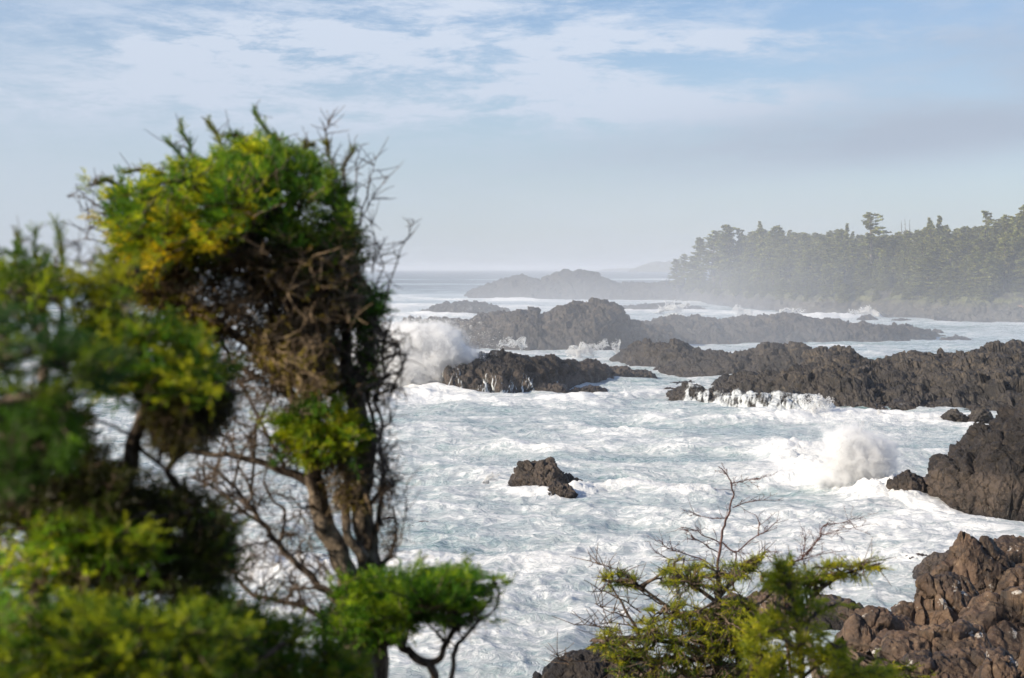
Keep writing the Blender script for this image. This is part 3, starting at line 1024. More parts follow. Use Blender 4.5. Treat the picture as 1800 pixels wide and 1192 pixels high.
# rocks of the near shore, lower right
NEARL = [  # crest trace, distance, z of the foot, depth front/back, cell, options, label
    ([(1646, 1030), (1650, 1004), (1656, 984), (1672, 976), (1682, 962), (1684, 942), (1690, 934), (1700, 936), (1712, 944), (1722, 952), (1728, 947), (1742, 952), (1752, 962), (1770, 972), (1786, 992), (1796, 1020), (1804, 1070)], 48.5, 0.0, 2.0, 1.8, 1.0, dict(strata=0.08, p=1.6, rough=0.025, det=0.7, jag=0.8), 'tall pointed brown crag with a pale left face', 'crag'),
    ([(1752, 1080), (1764, 1030), (1774, 1004), (1790, 990), (1810, 975), (1850, 960), (1900, 975)], 47.0, 0.0, 2.0, 2.0, 0.9, {}, 'upright brown rock cut by the right edge of the view', 'rock'),
    ([(1742, 1000), (1752, 958), (1766, 951), (1800, 949), (1860, 952), (1900, 955)], 58.5, -1.0, 3.5, 3.0, 1.2, {}, 'flat brown rock behind the pointed crag at the right edge', 'rock'),
    ([(1556, 1084), (1575, 1068), (1592, 1060), (1596, 1042), (1606, 1040), (1608, 1022), (1625, 1018), (1650, 1012), (1672, 1014), (1690, 1030), (1705, 1050), (1720, 1090)], 45.0, 0.0, 1.9, 1.8, 0.9, dict(strata=0.08, tilt=0.05, p=1.8, rough=0.03, det=0.6, jag=1.2), 'slanting split brown rock below the pointed crag', 'rock'),
    ([(1640, 1128), (1664, 1100), (1690, 1074), (1715, 1054), (1740, 1042), (1760, 1042), (1800, 1038), (1860, 1040), (1900, 1060)], 40.5, 0.0, 3.4, 2.6, 1.3, dict(jag=1.0, p=2.0, det=0.3), 'smooth brown boulder flecked white at the right edge', 'boulder'),
    ([(1486, 1120), (1490, 1084), (1498, 1070), (1516, 1070), (1534, 1070), (1552, 1078), (1575, 1086), (1600, 1092), (1622, 1104)], 43.0, 0.6, 1.6, 1.6, 0.7, dict(strata=0.14, p=3.0, rough=0.03, jag=1.0), 'upright grooved rock beside the gap with white water', 'rock'),
    ([(1536, 1150), (1560, 1124), (1590, 1106), (1625, 1100), (1660, 1101), (1700, 1104), (1725, 1108), (1738, 1128)], 37.5, 0.6, 2.4, 2.0, 0.8, dict(jag=0.8), 'wide weathered rock with white barnacle patches at lower right', 'rock'),
    ([(1560, 1192), (1600, 1156), (1640, 1142), (1680, 1137), (1720, 1136), (1755, 1140), (1780, 1160)], 34.0, 0.6, 2.4, 2.0, 0.8, dict(jag=0.8), 'brown bumpy rock at the bottom edge under the barnacled one', 'rock'),
    ([(1718, 1200), (1724, 1170), (1735, 1154), (1755, 1148), (1775, 1152), (1790, 1166), (1800, 1200)], 31.0, 0.8, 1.2, 1.2, 0.45, dict(jag=1.2), 'knobbly pale brown rock at the lower right corner', 'rock'),
    ([(1772, 1200), (1785, 1150), (1792, 1120), (1820, 1100), (1880, 1090), (1940, 1110)], 31.5, 0.8, 2.0, 1.5, 0.9, {}, 'dark brown rock filling the lower right corner edge', 'rock'),
    ([(1468, 1240), (1490, 1196), (1512, 1172), (1540, 1160), (1575, 1166), (1620, 1200)], 36.0, 0.0, 2.5, 2, 0.8, {}, 'low brown rock behind the spruce tips at the bottom edge', 'rock'),
    ([(1400, 1100), (1410, 1062), (1440, 1047), (1470, 1046), (1498, 1054), (1518, 1070), (1530, 1100)], 55.5, -1.0, 2.2, 2.0, 1.0, dict(jag=0.7), 'grey wet rock seen past the spruce tips', 'rock'),
    ([(1225, 1100), (1250, 1062), (1290, 1048), (1340, 1045), (1380, 1050), (1408, 1070), (1420, 1100)], 56.0, -1.0, 2.2, 2.0, 0.9, {}, 'barnacled rock half hidden behind the spruce top', 'rock'),
    ([(1552, 1000), (1575, 990), (1600, 980), (1622, 977), (1640, 980), (1648, 1000)], 67.0, -0.8, 2.0, 2.0, 1.0, dict(jag=0.7), 'low dark wave-washed slab left of the pointed crag', 'rock'),
    ([(1604, 1020), (1618, 996), (1640, 976), (1662, 971), (1700, 970), (1720, 1000)], 63.5, -0.8, 2.2, 2.0, 1.0, dict(jag=0.7), 'dark slab with a trickle of foam next to the pointed crag', 'rock'),
    ([(930, 1240), (950, 1196), (975, 1178), (1000, 1166), (1022, 1152), (1050, 1146), (1090, 1150), (1140, 1168), (1180, 1240)], 32.0, 0.0, 2.2, 2.0, 0.8, dict(jag=1.1), 'dark bare rock at the bottom edge left of the spruce', 'rock'),
    ([(1090, 1240), (1130, 1190), (1180, 1170), (1240, 1166), (1300, 1176), (1380, 1210)], 28.5, 0.5, 2.2, 2.0, 0.8, {}, 'brown rock below and behind the spruce trunk', 'rock'),
]
for i, (tr, D, bz, fr, bk, cell, kw, lab, cat) in enumerate(NEARL):
    blk = 'dark' in lab and 'corner' not in lab or 'grey' in lab
    xs = max(b_ for b_, _ in tr) - min(b_ for b_, _ in tr)
    o, V = loaf(cat, tr, [(0, 0)], M_rock_blk if blk else M_rock_brn, back=bk, fr=fr, res=max(0.7, xs / 240), cell=cell * 1.7, seed=211 + 3.3 * i, nv=150, base=bz - 1.5, D=D, **{**dict(rough=0.035, det=0.42, jag=1.5), **kw})
    rock_thing(o, lab, cat=cat)


# ------------------------------------------------------------------ near ground
def ground_z(x, y):
    x, y = np.asarray(x, float), np.asarray(y, float)
    z = 13.3 - 0.302 * y
    edge = 24 + 14 * sstep(x, 1.0, 9.0) - 3 * sstep(x, -2, -8)
    z = z - sstep(y, edge, edge + 12) * (z + 2.4)
    z = z + 0.5 * sstep(-y, 0, 20)
    return z


gx, gy = np.meshgrid(np.linspace(-60, 60, 260), np.concatenate([np.linspace(-60, 0, 24)[:-1], np.linspace(0, 62, 240)]), indexing='ij')
gz = ground_z(gx, gy)
gp = np.stack([gx, gy, gz], -1)
gz = gz + (0.35 * fbm(gp / 3.2, 4) + 0.10 * noise3(gp * 1.9) - 0.25)
M_ground, t = new_mat('cliff ground')
P = t.n('ShaderNodeNewGeometry').outputs['Position']
n1, n2 = t.noise(P, 0.9, 7, 0.65), t.noise(P, 12, 5, 0.7)
col = t.mix(t.ss(n1, 0.4, 0.6), (0.030, 0.024, 0.018), (0.085, 0.065, 0.040))
col = t.mix(t.ss(n2, 0.5, 0.7), col, (0.10, 0.095, 0.045))
b = t.n('ShaderNodeBump', i_Strength=0.8, i_Distance=0.12, i_Height=n2)
t.n('ShaderNodeOutputMaterial', i_Surface=t.n('ShaderNodeBsdfPrincipled', i_Base_Color=col, i_Roughness=0.9, i_Normal=b))
o = link_mesh('ground', np.stack([gx, gy, gz], -1), grid_faces(*gx.shape), M_ground)
tag(o, kind='structure')

# ------------------------------------------------------------------ the wooded headland
HB = np.array([(1120, 526), (1180, 531), (1240, 536), (1300, 543), (1360, 550), (1420, 556), (1480, 559), (1560, 561), (1640, 565), (1720, 570), (1800, 571), (1960, 574)], float)
HT = np.array([(1120, 12), (1180, 16), (1260, 22), (1400, 26), (1640, 24), (1800, 20), (1960, 20)], float)


def head_front(px):
    return shore(np.interp(px, HB[:, 0], HB[:, 1]))


def head_z(px, d):
    """ground height d metres behind the shoreline seen at column px"""
    rock = np.interp(px, [1120, 1180, 1260, 1400, 1560, 1660, 1800, 1960], [3.0, 4.5, 6.0, 6.5, 7.5, 7.5, 8.0, 8.0])
    z = -2 + (rock + 2) * sstep(d, -3, 30) ** 0.8 + 4 * sstep(d, 30, 90) * sstep(px, 1200, 1400) + 4 * sstep(d, 90, 200) * sstep(px, 1300, 1500)
    return z


pu = np.arange(1100, 1990, 2.4)
dv_ = np.concatenate([np.linspace(-6, 45, 110), np.linspace(45, 320, 40)[1:]])
PU, DV = np.meshgrid(pu, dv_, indexing='ij')
Yh = head_front(PU) + DV
Xh = (PU - 900) / FPX * Yh
Zh = head_z(PU, DV) * (0.25 + 0.75 * sstep(PU, 1105, 1185)) - 3 * sstep(PU, 1150, 1100)
q = np.stack([Xh, Yh, Zh * 1.5], -1)
f1, e1 = voro(q / 7.5 + 0.4 * noise3(q / 4)[..., None])
f2, e2 = voro(q / 2.8)
rk = sstep(DV, -4, 4) * (1 - 0.7 * sstep(DV, 40, 60))
Zh = Zh + rk * (1.9 * fbm(q / 16, 3) + 2.6 * (0.5 - f1) + 1.0 * (0.5 - f2) + 0.6 * fbm(q / 3, 3, ridged=True))
Yh = Yh + rk * 2.0 * noise3(q / 6 + 9)
o = link_mesh('headland', np.stack([Xh, Yh, Zh], -1), grid_faces(*PU.shape), M_rock_land)
tag(o, kind='structure')
for (a, b, yt, yb, dd, sd_, l) in [(1640, 1800, 520, 568, 8, 301, 'broad rock outcrop under the trees at the right end of the headland'),
                               (1560, 1660, 526, 560, 10, 303, 'slanting rock outcrop at the middle of the headland shore'),
                               (1740, 1900, 535, 572, 2, 305, 'low tumbled rock at the waterline of the headland right edge'),
                               (1480, 1570, 528, 558, 8, 307, 'hazy rock bluff below the headland forest')]:
    pxs = np.linspace(a, b, 12)
    g_ = np.random.default_rng(sd_)
    tp = yb - (yb - yt) * np.sin(np.linspace(0.1, math.pi - 0.1, 12)) ** 0.7 * (0.75 + 0.3 * g_.random(12))
    o, V = loaf('rock_outcrop', np.stack([pxs, tp], 1), [(a, yb), (b, yb)], M_rock_land, back=22, fr=20, rough=0.16, cell=4.0, seed=sd_, nv=60, res=1.6)
    rock_thing(o, l, cat='rock outcrop')

# far islands on the horizon
o, V = loaf('distant_island', [(1108, 475), (1125, 469), (1140, 464), (1155, 459), (1165, 462), (1178, 461), (1200, 458), (1230, 466), (1260, 474)], [(1108, 478.5), (1260, 478.5)], M_rock_land, back=300, fr=200, rough=0.10, cell=50, seed=321, nv=24, res=2.0, base=-5, jag=0.4)
tag(o, 'faint island on the horizon left of the headland', 'island')
o, V = loaf('distant_island', [(1060, 474), (1085, 472.5), (1110, 471.5), (1140, 472), (1170, 474)], [(1060, 476.5), (1170, 476.5)], M_rock_land, back=500, fr=300, rough=0.05, cell=60, seed=325, nv=20, res=2.0, base=-6, jag=0.4)
tag(o, 'very low faint land strip on the horizon beyond the faint island', 'island')


def conifer(name, kind, seed):
    """trunk and crown meshes of a 20 m conifer"""
    g = np.random.default_rng(seed)
    Ht = 20.0
    bend = g.normal() * 0.3
    hs = np.linspace(0, 1, 9)
    TP = np.stack([bend * hs ** 2 + 0.15 * np.sin(hs * 7 + seed), 0.15 * np.cos(hs * 5 + seed), hs * Ht], 1)
    R = 0.34 * (1 - hs) ** 0.8 + 0.03
    tv, tq, L, _ = limb(TP, R, sides=7, sub=2)
    start = {'dense': 0.12, 'tall': 0.38, 'flag': 0.45, 'round': 0.08, 'spire': 0.10, 'bush': 0.03, 'dead': 0.3}[kind]
    nb = {'dense': 150, 'tall': 95, 'flag': 70, 'round': 170, 'spire': 130, 'bush': 190, 'dead': 46}[kind]
    crown, tw = MB(), MB()
    tw.add(tv, Q=tq, col=(1, 1, 1))
    for k in range(nb):
        h = start + (1 - start) * (k + g.random()) / nb
        u = (h - start) / (1 - start)
        if kind == 'dense': ln = 3.6 * (1 - u) ** 0.7 + 0.5
        elif kind == 'tall': ln = 3.0 * (1 - u) ** 0.55 * (0.5 + 0.6 * math.sin(u * 9 + seed) ** 2) + 0.5
        elif kind == 'flag': ln = 3.8 * (0.35 + 0.65 * math.sin(u * 11 + seed) ** 2) * (1 - 0.35 * u)
        elif kind == 'round': ln = 3.7 * math.sqrt(max(0.03, 1 - (2 * u - 0.75) ** 2 / 1.6))
        elif kind == 'spire': ln = 2.9 * (1 - u) + 0.35
        elif kind == 'bush': ln = 4.6 * math.sqrt(max(0.03, 1 - u ** 1.6))
        else: ln = 1.6 * (1 - 0.6 * u) * g.random() + 0.3
        ln *= 0.65 + 0.6 * g.random()
        az = g.random() * 2 * math.pi
        if kind in ('flag', 'tall'): ln *= 1 + 0.35 * math.cos(az)
        el = g.normal() * 0.18 + (-0.12 + 0.55 * u if kind != 'flag' else 0.12)
        d = np.array([math.cos(az) * math.cos(el), math.sin(az) * math.cos(el), math.sin(el)])
        b0 = np.array([np.interp(h, hs, TP[:, 0]), np.interp(h, hs, TP[:, 1]), h * Ht])
        e = b0 + d * ln
        mid = (b0 + e) / 2 + [0, 0, 0.08 * ln]
        e = e - [0, 0, 0.10 * ln]
        v_, q_, Lc = strands([b0], [mid], [e], 0.07, 0.02, K=4)
        tw.add(v_, Q=q_)
        if kind == 'dead': continue
        nc = int(9 + ln * 8)
        tt = 0.18 + 0.85 * g.random(nc) ** 0.7
        ctr = b0 + (e - b0) * tt[:, None] + np.array([0, 0, 0.2]) * (tt * (1 - tt))[:, None]
        side = np.cross(d, [0, 0, 1])
        ctr = ctr + side * (g.normal(size=(nc, 1)) * 0.24 * ln * (1.15 - tt[:, None])) + g.normal(size=(nc, 3)) * [0.12, 0.12, 0.13]
        sz = 0.28 + 0.36 * g.random(nc)
        # each clump: two crossed ragged triangles lying mostly flat
        for rep in range(2):
            a = norm(d[None] * 0.8 + side[None] * g.normal(size=(nc, 1)) * 0.8 + g.normal(size=(nc, 3)) * 0.25)
            n_ = norm(np.array([0, 0, 1.0]) + g.normal(size=(nc, 3)) * (0.45 if rep == 0 else 1.4))
            bb = norm(np.cross(n_, a))
            v0 = ctr - a * sz[:, None] * 0.6 - bb * sz[:, None] * 0.35
            v1 = ctr + a * sz[:, None] * (0.7 + 0.5 * g.random((nc, 1))) - [0, 0, 0.1]
            v2 = ctr - a * sz[:, None] * 0.2 + bb * sz[:, None] * 0.6
            v3 = ctr - a * sz[:, None] * 0.8 * g.random((nc, 1)) - bb * sz[:, None] * 0.1
            VV = np.stack([v0, v1, v2, v3], 1).reshape(-1, 3)
            sh = (0.75 + 0.5 * g.random((nc, 1))) * (0.9 + 0.25 * math.sin(k * 1.7))
            KK = np.repeat(np.concatenate([0.20 * sh + 0.06 * g.random((nc, 1)), 0.245 * sh, 0.060 * sh], 1), 4, axis=0)
            crown.add(VV, Q=np.arange(nc * 4).reshape(nc, 4), col=KK)
    return tw, (crown if kind != 'dead' else None)


KINDS_T = [('dense', 1), ('dense', 2), ('tall', 3), ('tall', 4), ('flag', 5), ('flag', 6), ('round', 7), ('round', 8), ('spire', 9), ('spire', 10), ('bush', 11), ('bush', 12), ('dead', 13)]
PROTO = {}
for kd, sd_ in KINDS_T:
    PROTO.setdefault(kd, []).append(conifer('spruce', kd, sd_))
PM_ = {}


def far_tree(kind, var, x, y, z, height, rz, label, group=None, cat='tree', wide=1.0):
    key = (kind, var % len(PROTO[kind]))
    root = empty({'bush': 'shrubby_tree', 'dead': 'dead_tree'}.get(kind, 'conifer_tree'), (x, y, z))
    s_ = height / 20.0
    root.scale = (s_ * wide, s_ * wide, s_)
    root.rotation_euler = (0, 0, rz)
    tag(root, label, cat, group)
    if key not in PM_:
        tw, cr = PROTO[key[0]][key[1]]
        a = tw.build('trunk', M_bark_far, root)
        b = cr.build('crown', M_leaf_far, root, smooth=False) if cr else None
        PM_[key] = (a, b)
    else:
        for src in PM_[key]:
            if src is None: continue
            c_ = src.copy()
            c_.parent = root
            C.objects.link(c_)
    return root


TL = np.array([(1176, 470), (1186, 458), (1196, 452), (1205, 450), (1212, 452), (1222, 432), (1232, 421), (1246, 414), (1262, 408), (1280, 402), (1296, 404), (1310, 412), (1330, 398), (1345, 401), (1370, 402), (1400, 400), (1440, 402), (1480, 398), (1500, 405), (1545, 404), (1590, 402), (1620, 392), (1650, 392), (1690, 396), (1740, 392), (1770, 380), (1800, 366), (1850, 360), (1920, 365)], float)


def put_tree(px, d, kind, var, top_py, label, group=None, wide=1.0, cat='tree', rz=None, gz_=None):
    Y_ = float(head_front(px) + d)
    x = (px - 900) / FPX * Y_
    z = float(head_z(np.array(px), np.array(d))) * (0.25 + 0.75 * float(sstep(np.array(px), 1105, 1185))) - 0.5
    if gz_ is not None: z = gz_
    top = at(px, top_py, Y_)[2]
    return far_tree(kind, var, x, Y_, z, max(3.0, float(top - z)), _r.random() * 6.28 if rz is None else rz, label, group, cat, wide)


g = np.random.default_rng(77)
# trees one can tell apart
SPEC = [
    (1189, 30, 'dense', 0, 456, 1.7, 'leftmost conifer standing on the tip of the headland'),
    (1203, 34, 'tall', 0, 448, 1.3, 'second conifer from the headland tip, slender and gappy'),
    (1229, 36, 'dense', 1, 420, 1.5, 'broad ragged conifer third from the headland tip'),
    (1254, 40, 'tall', 1, 407, 1.5, 'tall open-branched conifer fourth from the headland tip'),
    (1270, 60, 'flag', 0, 412, 0.9, 'gappy conifer between two tall ones near the headland tip'),
    (1285, 42, 'tall', 0, 398, 1.6, 'tall drooping conifer at the end of the ragged left row'),
    (1298, 56, 'flag', 1, 402, 0.9, 'ragged conifer leaning beside the tall drooping one'),
    (1334, 45, 'spire', 0, 391, 0.9, 'single tower-like conifer rising left of the level treetops'),
    (1364, 60, 'round', 0, 399, 1.1, 'smooth dome-topped tree right of the tower-like conifer'),
    (1530, 55, 'flag', 0, 374, 1.25, 'tallest ragged flat-topped conifer in the middle of the headland'),
    (1486, 60, 'spire', 1, 394, 0.8, 'pointed conifer left of the tallest ragged tree'),
    (1633, 60, 'spire', 0, 385, 1.0, 'twin-pointed dark conifer right of the bare dead trunks'),
    (1650, 66, 'spire', 1, 380, 0.9, 'pointed conifer with a small spire behind the dark clump'),
    (1731, 80, 'flag', 1, 372, 0.8, 'conifer with a separate feathery top above the right wood'),
    (1768, 60, 'flag', 0, 378, 1.0, 'flat spreading conifer near the right edge'),
    (1797, 90, 'flag', 1, 362, 1.0, 'highest conifer at the right edge of the picture'),
    (1585, 90, 'dead', 0, 388, 0.8, 'leftmost of the bare dead trunks against the sky'),
    (1591, 95, 'dead', 0, 385, 0.7, 'middle one of the bare dead trunks against the sky'),
    (1597, 92, 'dead', 0, 387, 0.7, 'rightmost of the bare dead trunks against the sky'),
    (1765, 34, 'tall', 1, 412, 0.9, 'conifer with a long pale bare trunk near the right edge'),
    (1782, 38, 'tall', 0, 405, 0.9, 'conifer with a thick pale leaning trunk at the right edge'),
    (1632, 26, 'bush', 0, 452, 2.2, 'big rounded grey-green shrubby tree on the slope'),
    (1600, 24, 'bush', 1, 488, 1.6, 'low shrubby tree at the left foot of the rounded one'),
    (1668, 26, 'bush', 1, 468, 1.8, 'shrubby tree at the right flank of the big rounded one'),
    (1712, 26, 'dense', 0, 436, 1.2, 'bright green conifer on the edge above the right outcrop'),
    (1738, 24, 'dense', 1, 446, 1.3, 'full green conifer just right of the bright green one'),
]
for px, d, kd, vr, tp, wd_, lab in SPEC:
    put_tree(px, d, kd, vr, tp, lab, wide=wd_, cat='dead tree' if kd == 'dead' else 'tree')
# the body of the wood, whose trees merge
n_b = 0
for row, (d0, drop, n_) in enumerate([(120, 0, 60), (85, 5, 56), (60, 18, 50), (44, 38, 48), (34, 62, 44)]):
    for k in range(n_):
        px = 1218 + (1905 - 1218) * (k + 0.5 + g.normal() * 0.25) / n_
        if px < 1300 and row < 2: continue
        d = d0 + g.normal() * 5
        tp = np.interp(px, TL[:, 0], TL[:, 1]) + drop * (0.65 + 0.6 * g.random()) + g.random() * 9 + (3 if row == 0 else 4)
        tp += 22 * sstep(np.array(px), 1330, 1230) * (row > 1)
        kd = ['dense', 'dense', 'round', 'spire', 'tall', 'dense', 'flag'][g.integers(7)]
        if row == 0: kd = ['round', 'dense', 'round', 'spire', 'dense', 'round', 'tall'][g.integers(7)]
        put_tree(px, d, kd, int(g.integers(2)), tp, {0: 'dark treetop in the level back row of the headland wood', 1: 'conifer in the upper body of the headland wood', 2: 'conifer in the middle of the headland wood',
                 3: 'conifer in the lower body of the hazy headland wood', 4: 'conifer at the front edge of the headland wood'}[row],
                 ['back row of the headland wood', 'upper body of the headland wood', 'middle of the headland wood', 'lower body of the headland wood', 'front edge of the headland wood'][row], wide=1.15 + 0.5 * g.random())
for k in range(56):
    px = 1188 + (1850 - 1188) * (k + g.random()) / 56
    put_tree(px, 18 + g.random() * 12, 'bush', int(g.integers(2)), np.interp(px, [1180, 1300, 1450, 1560, 1700, 1850], [489, 496, 500, 500, 496, 500]) + g.normal() * 5,
             'low shrub at the seaward foot of the headland wood', 'shrubs along the foot of the headland wood', wide=1.7, cat='shrub')

# pale drift log below the right end of the wood
lg = MB()
p0, p1 = at(1789, 537, 395), at(1812, 543, 394)
v_, q_, L, _ = limb([p0 - [0.0, 0, 0], (p0 + p1) / 2, p1], [0.28, 0.3, 0.22], sides=8)
lg.add(v_, Q=q_, col=(2.6, 2.1, 1.7))
tag(lg.build('drift_log', M_bark_far), 'pale drift log stranded on rocks below the right trees', 'log')


# ------------------------------------------------------------------ water streaming off rocks
def fall_mask(cols, y0, y1, wdt):
    def f(px, py, V):
        m_ = np.zeros(px.shape)
        for k, (cx, a, b, w_, lean) in enumerate(cols):
            cxx = cx + lean * (py - a) + 3.0 * noise2(py / 9, py * 0 + k)
            ww = w_ * (0.35 + 0.65 * sstep(py, a, b))
            tex = 0.55 + 1.1 * noise3(np.stack([px / 2.6, py / 11, px * 0 + k], -1))
            m_ = np.maximum(m_, sstep(ww - np.abs(px - cxx), -1.2, 1.8) * sstep(py, a - 2, a + 2) * sstep(py, b + 4, b) * np.clip(tex + 0.28, 0, 1) * 1.15)
        # only the face towards the bay
        return m_ * (np.arange(px.shape[1]) < px.shape[1] * 0.66)[None]
    return f


_g = np.random.default_rng(4)
_c = [(806, 648, 702, 3.6, 0.15), (801, 652, 700, 2.2, 0.3), (797, 656, 698, 2, -0.45), (784, 648, 680, 1.7, -0.4), (773, 650, 672, 1.6, -0.5), (857, 656, 702, 5, -0.1), (866, 658, 690, 2.4, 0.05), (850, 658, 676, 2, 0.1), (893, 655, 692, 2.2, 0.3), (903, 662, 696, 2.2, 0.2), (899, 670, 692, 2, -0.4), (925, 652, 686, 2.2, 0.4), (932, 660, 684, 1.6, 0.1), (884, 686, 704, 12, 0), (948, 692, 702, 9, 0)]
_c += [(760 + 230 * _g.random(), 640 + 30 * _g.random(), 690 + 12 * _g.random(), 1.2 + 0.9 * _g.random(), 0.5 * _g.normal()) for _ in range(22)]
cascade(V_fall, fall_mask(_c, 0, 0, 0),
        'white runoff streaming down the jagged dark rock', 'waterfall', soft=1)


def ledge_mask(px, py, V):
    t_ = 0.60 + 0.9 * noise3(np.stack([px / 14.0, py / 16, px * 0 + 3], -1)) + 0.5 * noise3(np.stack([px / 3.6, py / 22, px * 0 + 8], -1))
    t_ += 0.45 * sstep(py, 694, 720) - 0.5 * sstep(py, 693, 686) - 0.9 * sstep(px, 1205, 1188)
    return np.clip(t_, 0, 1) * (np.arange(px.shape[1]) < px.shape[1] * 0.68)[None]


cascade(V_ledge, ledge_mask, 'sheet of white water pouring over the low ledge', 'waterfall', off=0.22, soft=8)


# ------------------------------------------------------------------ spray
def drops(name, label, P, size, cat='spray', core=None):
    g = np.random.default_rng(len(P))
    n = len(P)
    T_ = np.array([[1, 1, 1], [1, -1, -1], [-1, 1, -1], [-1, -1, 1]]) * 0.58
    R = norm(g.normal(size=(n, 3)))
    R2 = norm(np.cross(R, g.normal(size=(n, 3))))
    R3 = np.cross(R, R2)
    V = P[:, None] + size[:, None, None] * (T_[None, :, 0:1] * R[:, None] + T_[None, :, 1:2] * R2[:, None] + T_[None, :, 2:3] * R3[:, None])
    F = (np.array([[0, 1, 2], [0, 3, 1], [0, 2, 3], [1, 3, 2]])[None] + (np.arange(n) * 4)[:, None, None]).reshape(-1, 3)
    org = P.mean(0)
    org[2] = 0
    VV, FF, off = [V.reshape(-1, 3)], [F], n * 4
    if core is not None:
        puffs, D, depth, k = core
        Dv, If = ico(5)
        for (px, py, rx, ry, w_) in puffs:
            c0 = at(px, py, D)
            s = D / FPX
            U = c0 + Dv * [rx * s * k, min(depth, rx * s) * k, ry * s * k]
            q = D / 170
            nn = norm(U - c0)
            dsp = 0.9 * q * fbm(U / (2.4 * q), 2) + 0.75 * q * np.abs(noise3(U / (0.9 * q))) + 0.35 * q * np.abs(noise3(U / (0.36 * q)))
            VV.append(U + nn * dsp[:, None])
            FF.append(If + off)
            off += len(Dv)
    o = link_mesh(name, np.concatenate(VV) - org, np.concatenate(FF), M_spray, smooth=False)
    o.location = org
    tag(o, label, cat, kind='stuff')
    return o


def plume(puffs, n, D, depth, seed, jets=0.5, warp=1.0):
    """drops thrown up: puffs are (px, py, rx, ry, weight) at distance D; jets pull drops into radiating filaments"""
    g = np.random.default_rng(seed)
    pf = np.array(puffs, float)
    wt = pf[:, 4] / pf[:, 4].sum()
    k = g.choice(len(pf), n, p=wt)
    r = norm(g.normal(size=(n, 3))) * (g.random((n, 1)) ** 0.45)
    px = pf[k, 0] + r[:, 0] * pf[k, 2]
    py = pf[k, 1] - r[:, 2] * pf[k, 3]
    P = at(px, py, D + r[:, 1] * depth)
    s = D / 170
    w1 = np.stack([noise3(P / (3.2 * s) + 3), noise3(P / (3.2 * s) + 7), noise3(P / (3.2 * s) + 11)], -1) * 1.6 * s * warp
    P = P + w1
    w2 = np.stack([noise3(P / (1.0 * s) + 3), noise3(P / (1.0 * s) + 7), noise3(P / (1.0 * s) + 11)], -1) * 0.75 * s * warp
    P = P + w2
    # clumping
    v = fbm(P / (1.5 * s), 3)
    keep = g.random(n) < np.clip(0.65 + 1.5 * v, 0.12, 1)
    P = P[keep]
    P[:, 2] = np.maximum(P[:, 2], 0.05)
    return P


def spray_volume(puffs, D, depth, dens, label, seed, rate, nscale, soft=0.06):
    """billowing spray: a closed volume whose density gathers in puffs and breaks up into turbulent billows"""
    m, t = new_mat('billowing spray')
    P0 = t.n('ShaderNodeNewGeometry').outputs['Position']
    wn = t.n('ShaderNodeTexNoise', i_Vector=P0, i_Scale=0.55 * nscale, i_Detail=2)
    wp = t.n('ShaderNodeVectorMath', operation='MULTIPLY_ADD')
    t.put(wp.inputs[0], wn.outputs[1])
    wp.inputs[1].default_value = (2.0 / nscale,) * 3
    off = t.n('ShaderNodeVectorMath', operation='ADD')
    t.put(off.inputs[0], P0)
    off.inputs[1].default_value = (-1.0 / nscale,) * 3
    t.put(wp.inputs[2], off.outputs[0])
    sp = t.n('ShaderNodeSeparateXYZ', i_0=wp.outputs[0])
    tot = None
    lo, hi = np.full(3, 1e9), np.full(3, -1e9)
    for (px, py, rx, ry, k) in puffs:
        c0 = at(px, py, D)
        r = np.array([rx, 0, ry]) * D / FPX
        r[1] = min(depth, r[0])
        r = np.maximum(r, 0.25)
        lo, hi = np.minimum(lo, c0 - r * 2.1), np.maximum(hi, c0 + r * 2.1)
        q = [t.m('DIVIDE', t.m('SUBTRACT', sp.outputs[i], float(c0[i])), float(r[i])) for i in range(3)]
        e = t.m('ADD', t.m('ADD', t.m('MULTIPLY', q[0], q[0]), t.m('MULTIPLY', q[1], q[1])), t.m('MULTIPLY', q[2], q[2]))
        e = t.m('POWER', 2.718, t.m('MULTIPLY', e, -1.1))
        tot = e if tot is None else t.m('ADD', tot, e)
    nz = t.noise(wp.outputs[0], 1.1 * nscale, 6, 0.70)
    f = t.m('ADD', tot, t.m('MULTIPLY', t.m('SUBTRACT', nz, 0.5), 3.0))
    d = t.m('ADD', t.ss(f, 0.35, 0.95), t.m('MULTIPLY', t.ss(tot, 0.05, 0.6), soft))
    v = t.n('ShaderNodeVolumePrincipled', i_Color=(0.999, 1.0, 1.0), i_Density=t.m('MULTIPLY', d, dens), i_Anisotropy=0.0)
    o_ = t.n('ShaderNodeOutputMaterial')
    t.t.links.new(v.outputs[0], o_.inputs['Volume'])
    m.cycles.volume_step_rate = rate
    lo[2] = max(lo[2], -0.5)
    ctr = (lo + hi) / 2
    Dv, If = ico(3)
    Dv = np.sign(Dv) * np.abs(Dv) ** 0.6
    o = link_mesh('spray_cloud', Dv * (hi - lo) / 2 / 0.9, If, m)
    o.location = ctr
    tag(o, label, 'spray', kind='stuff')


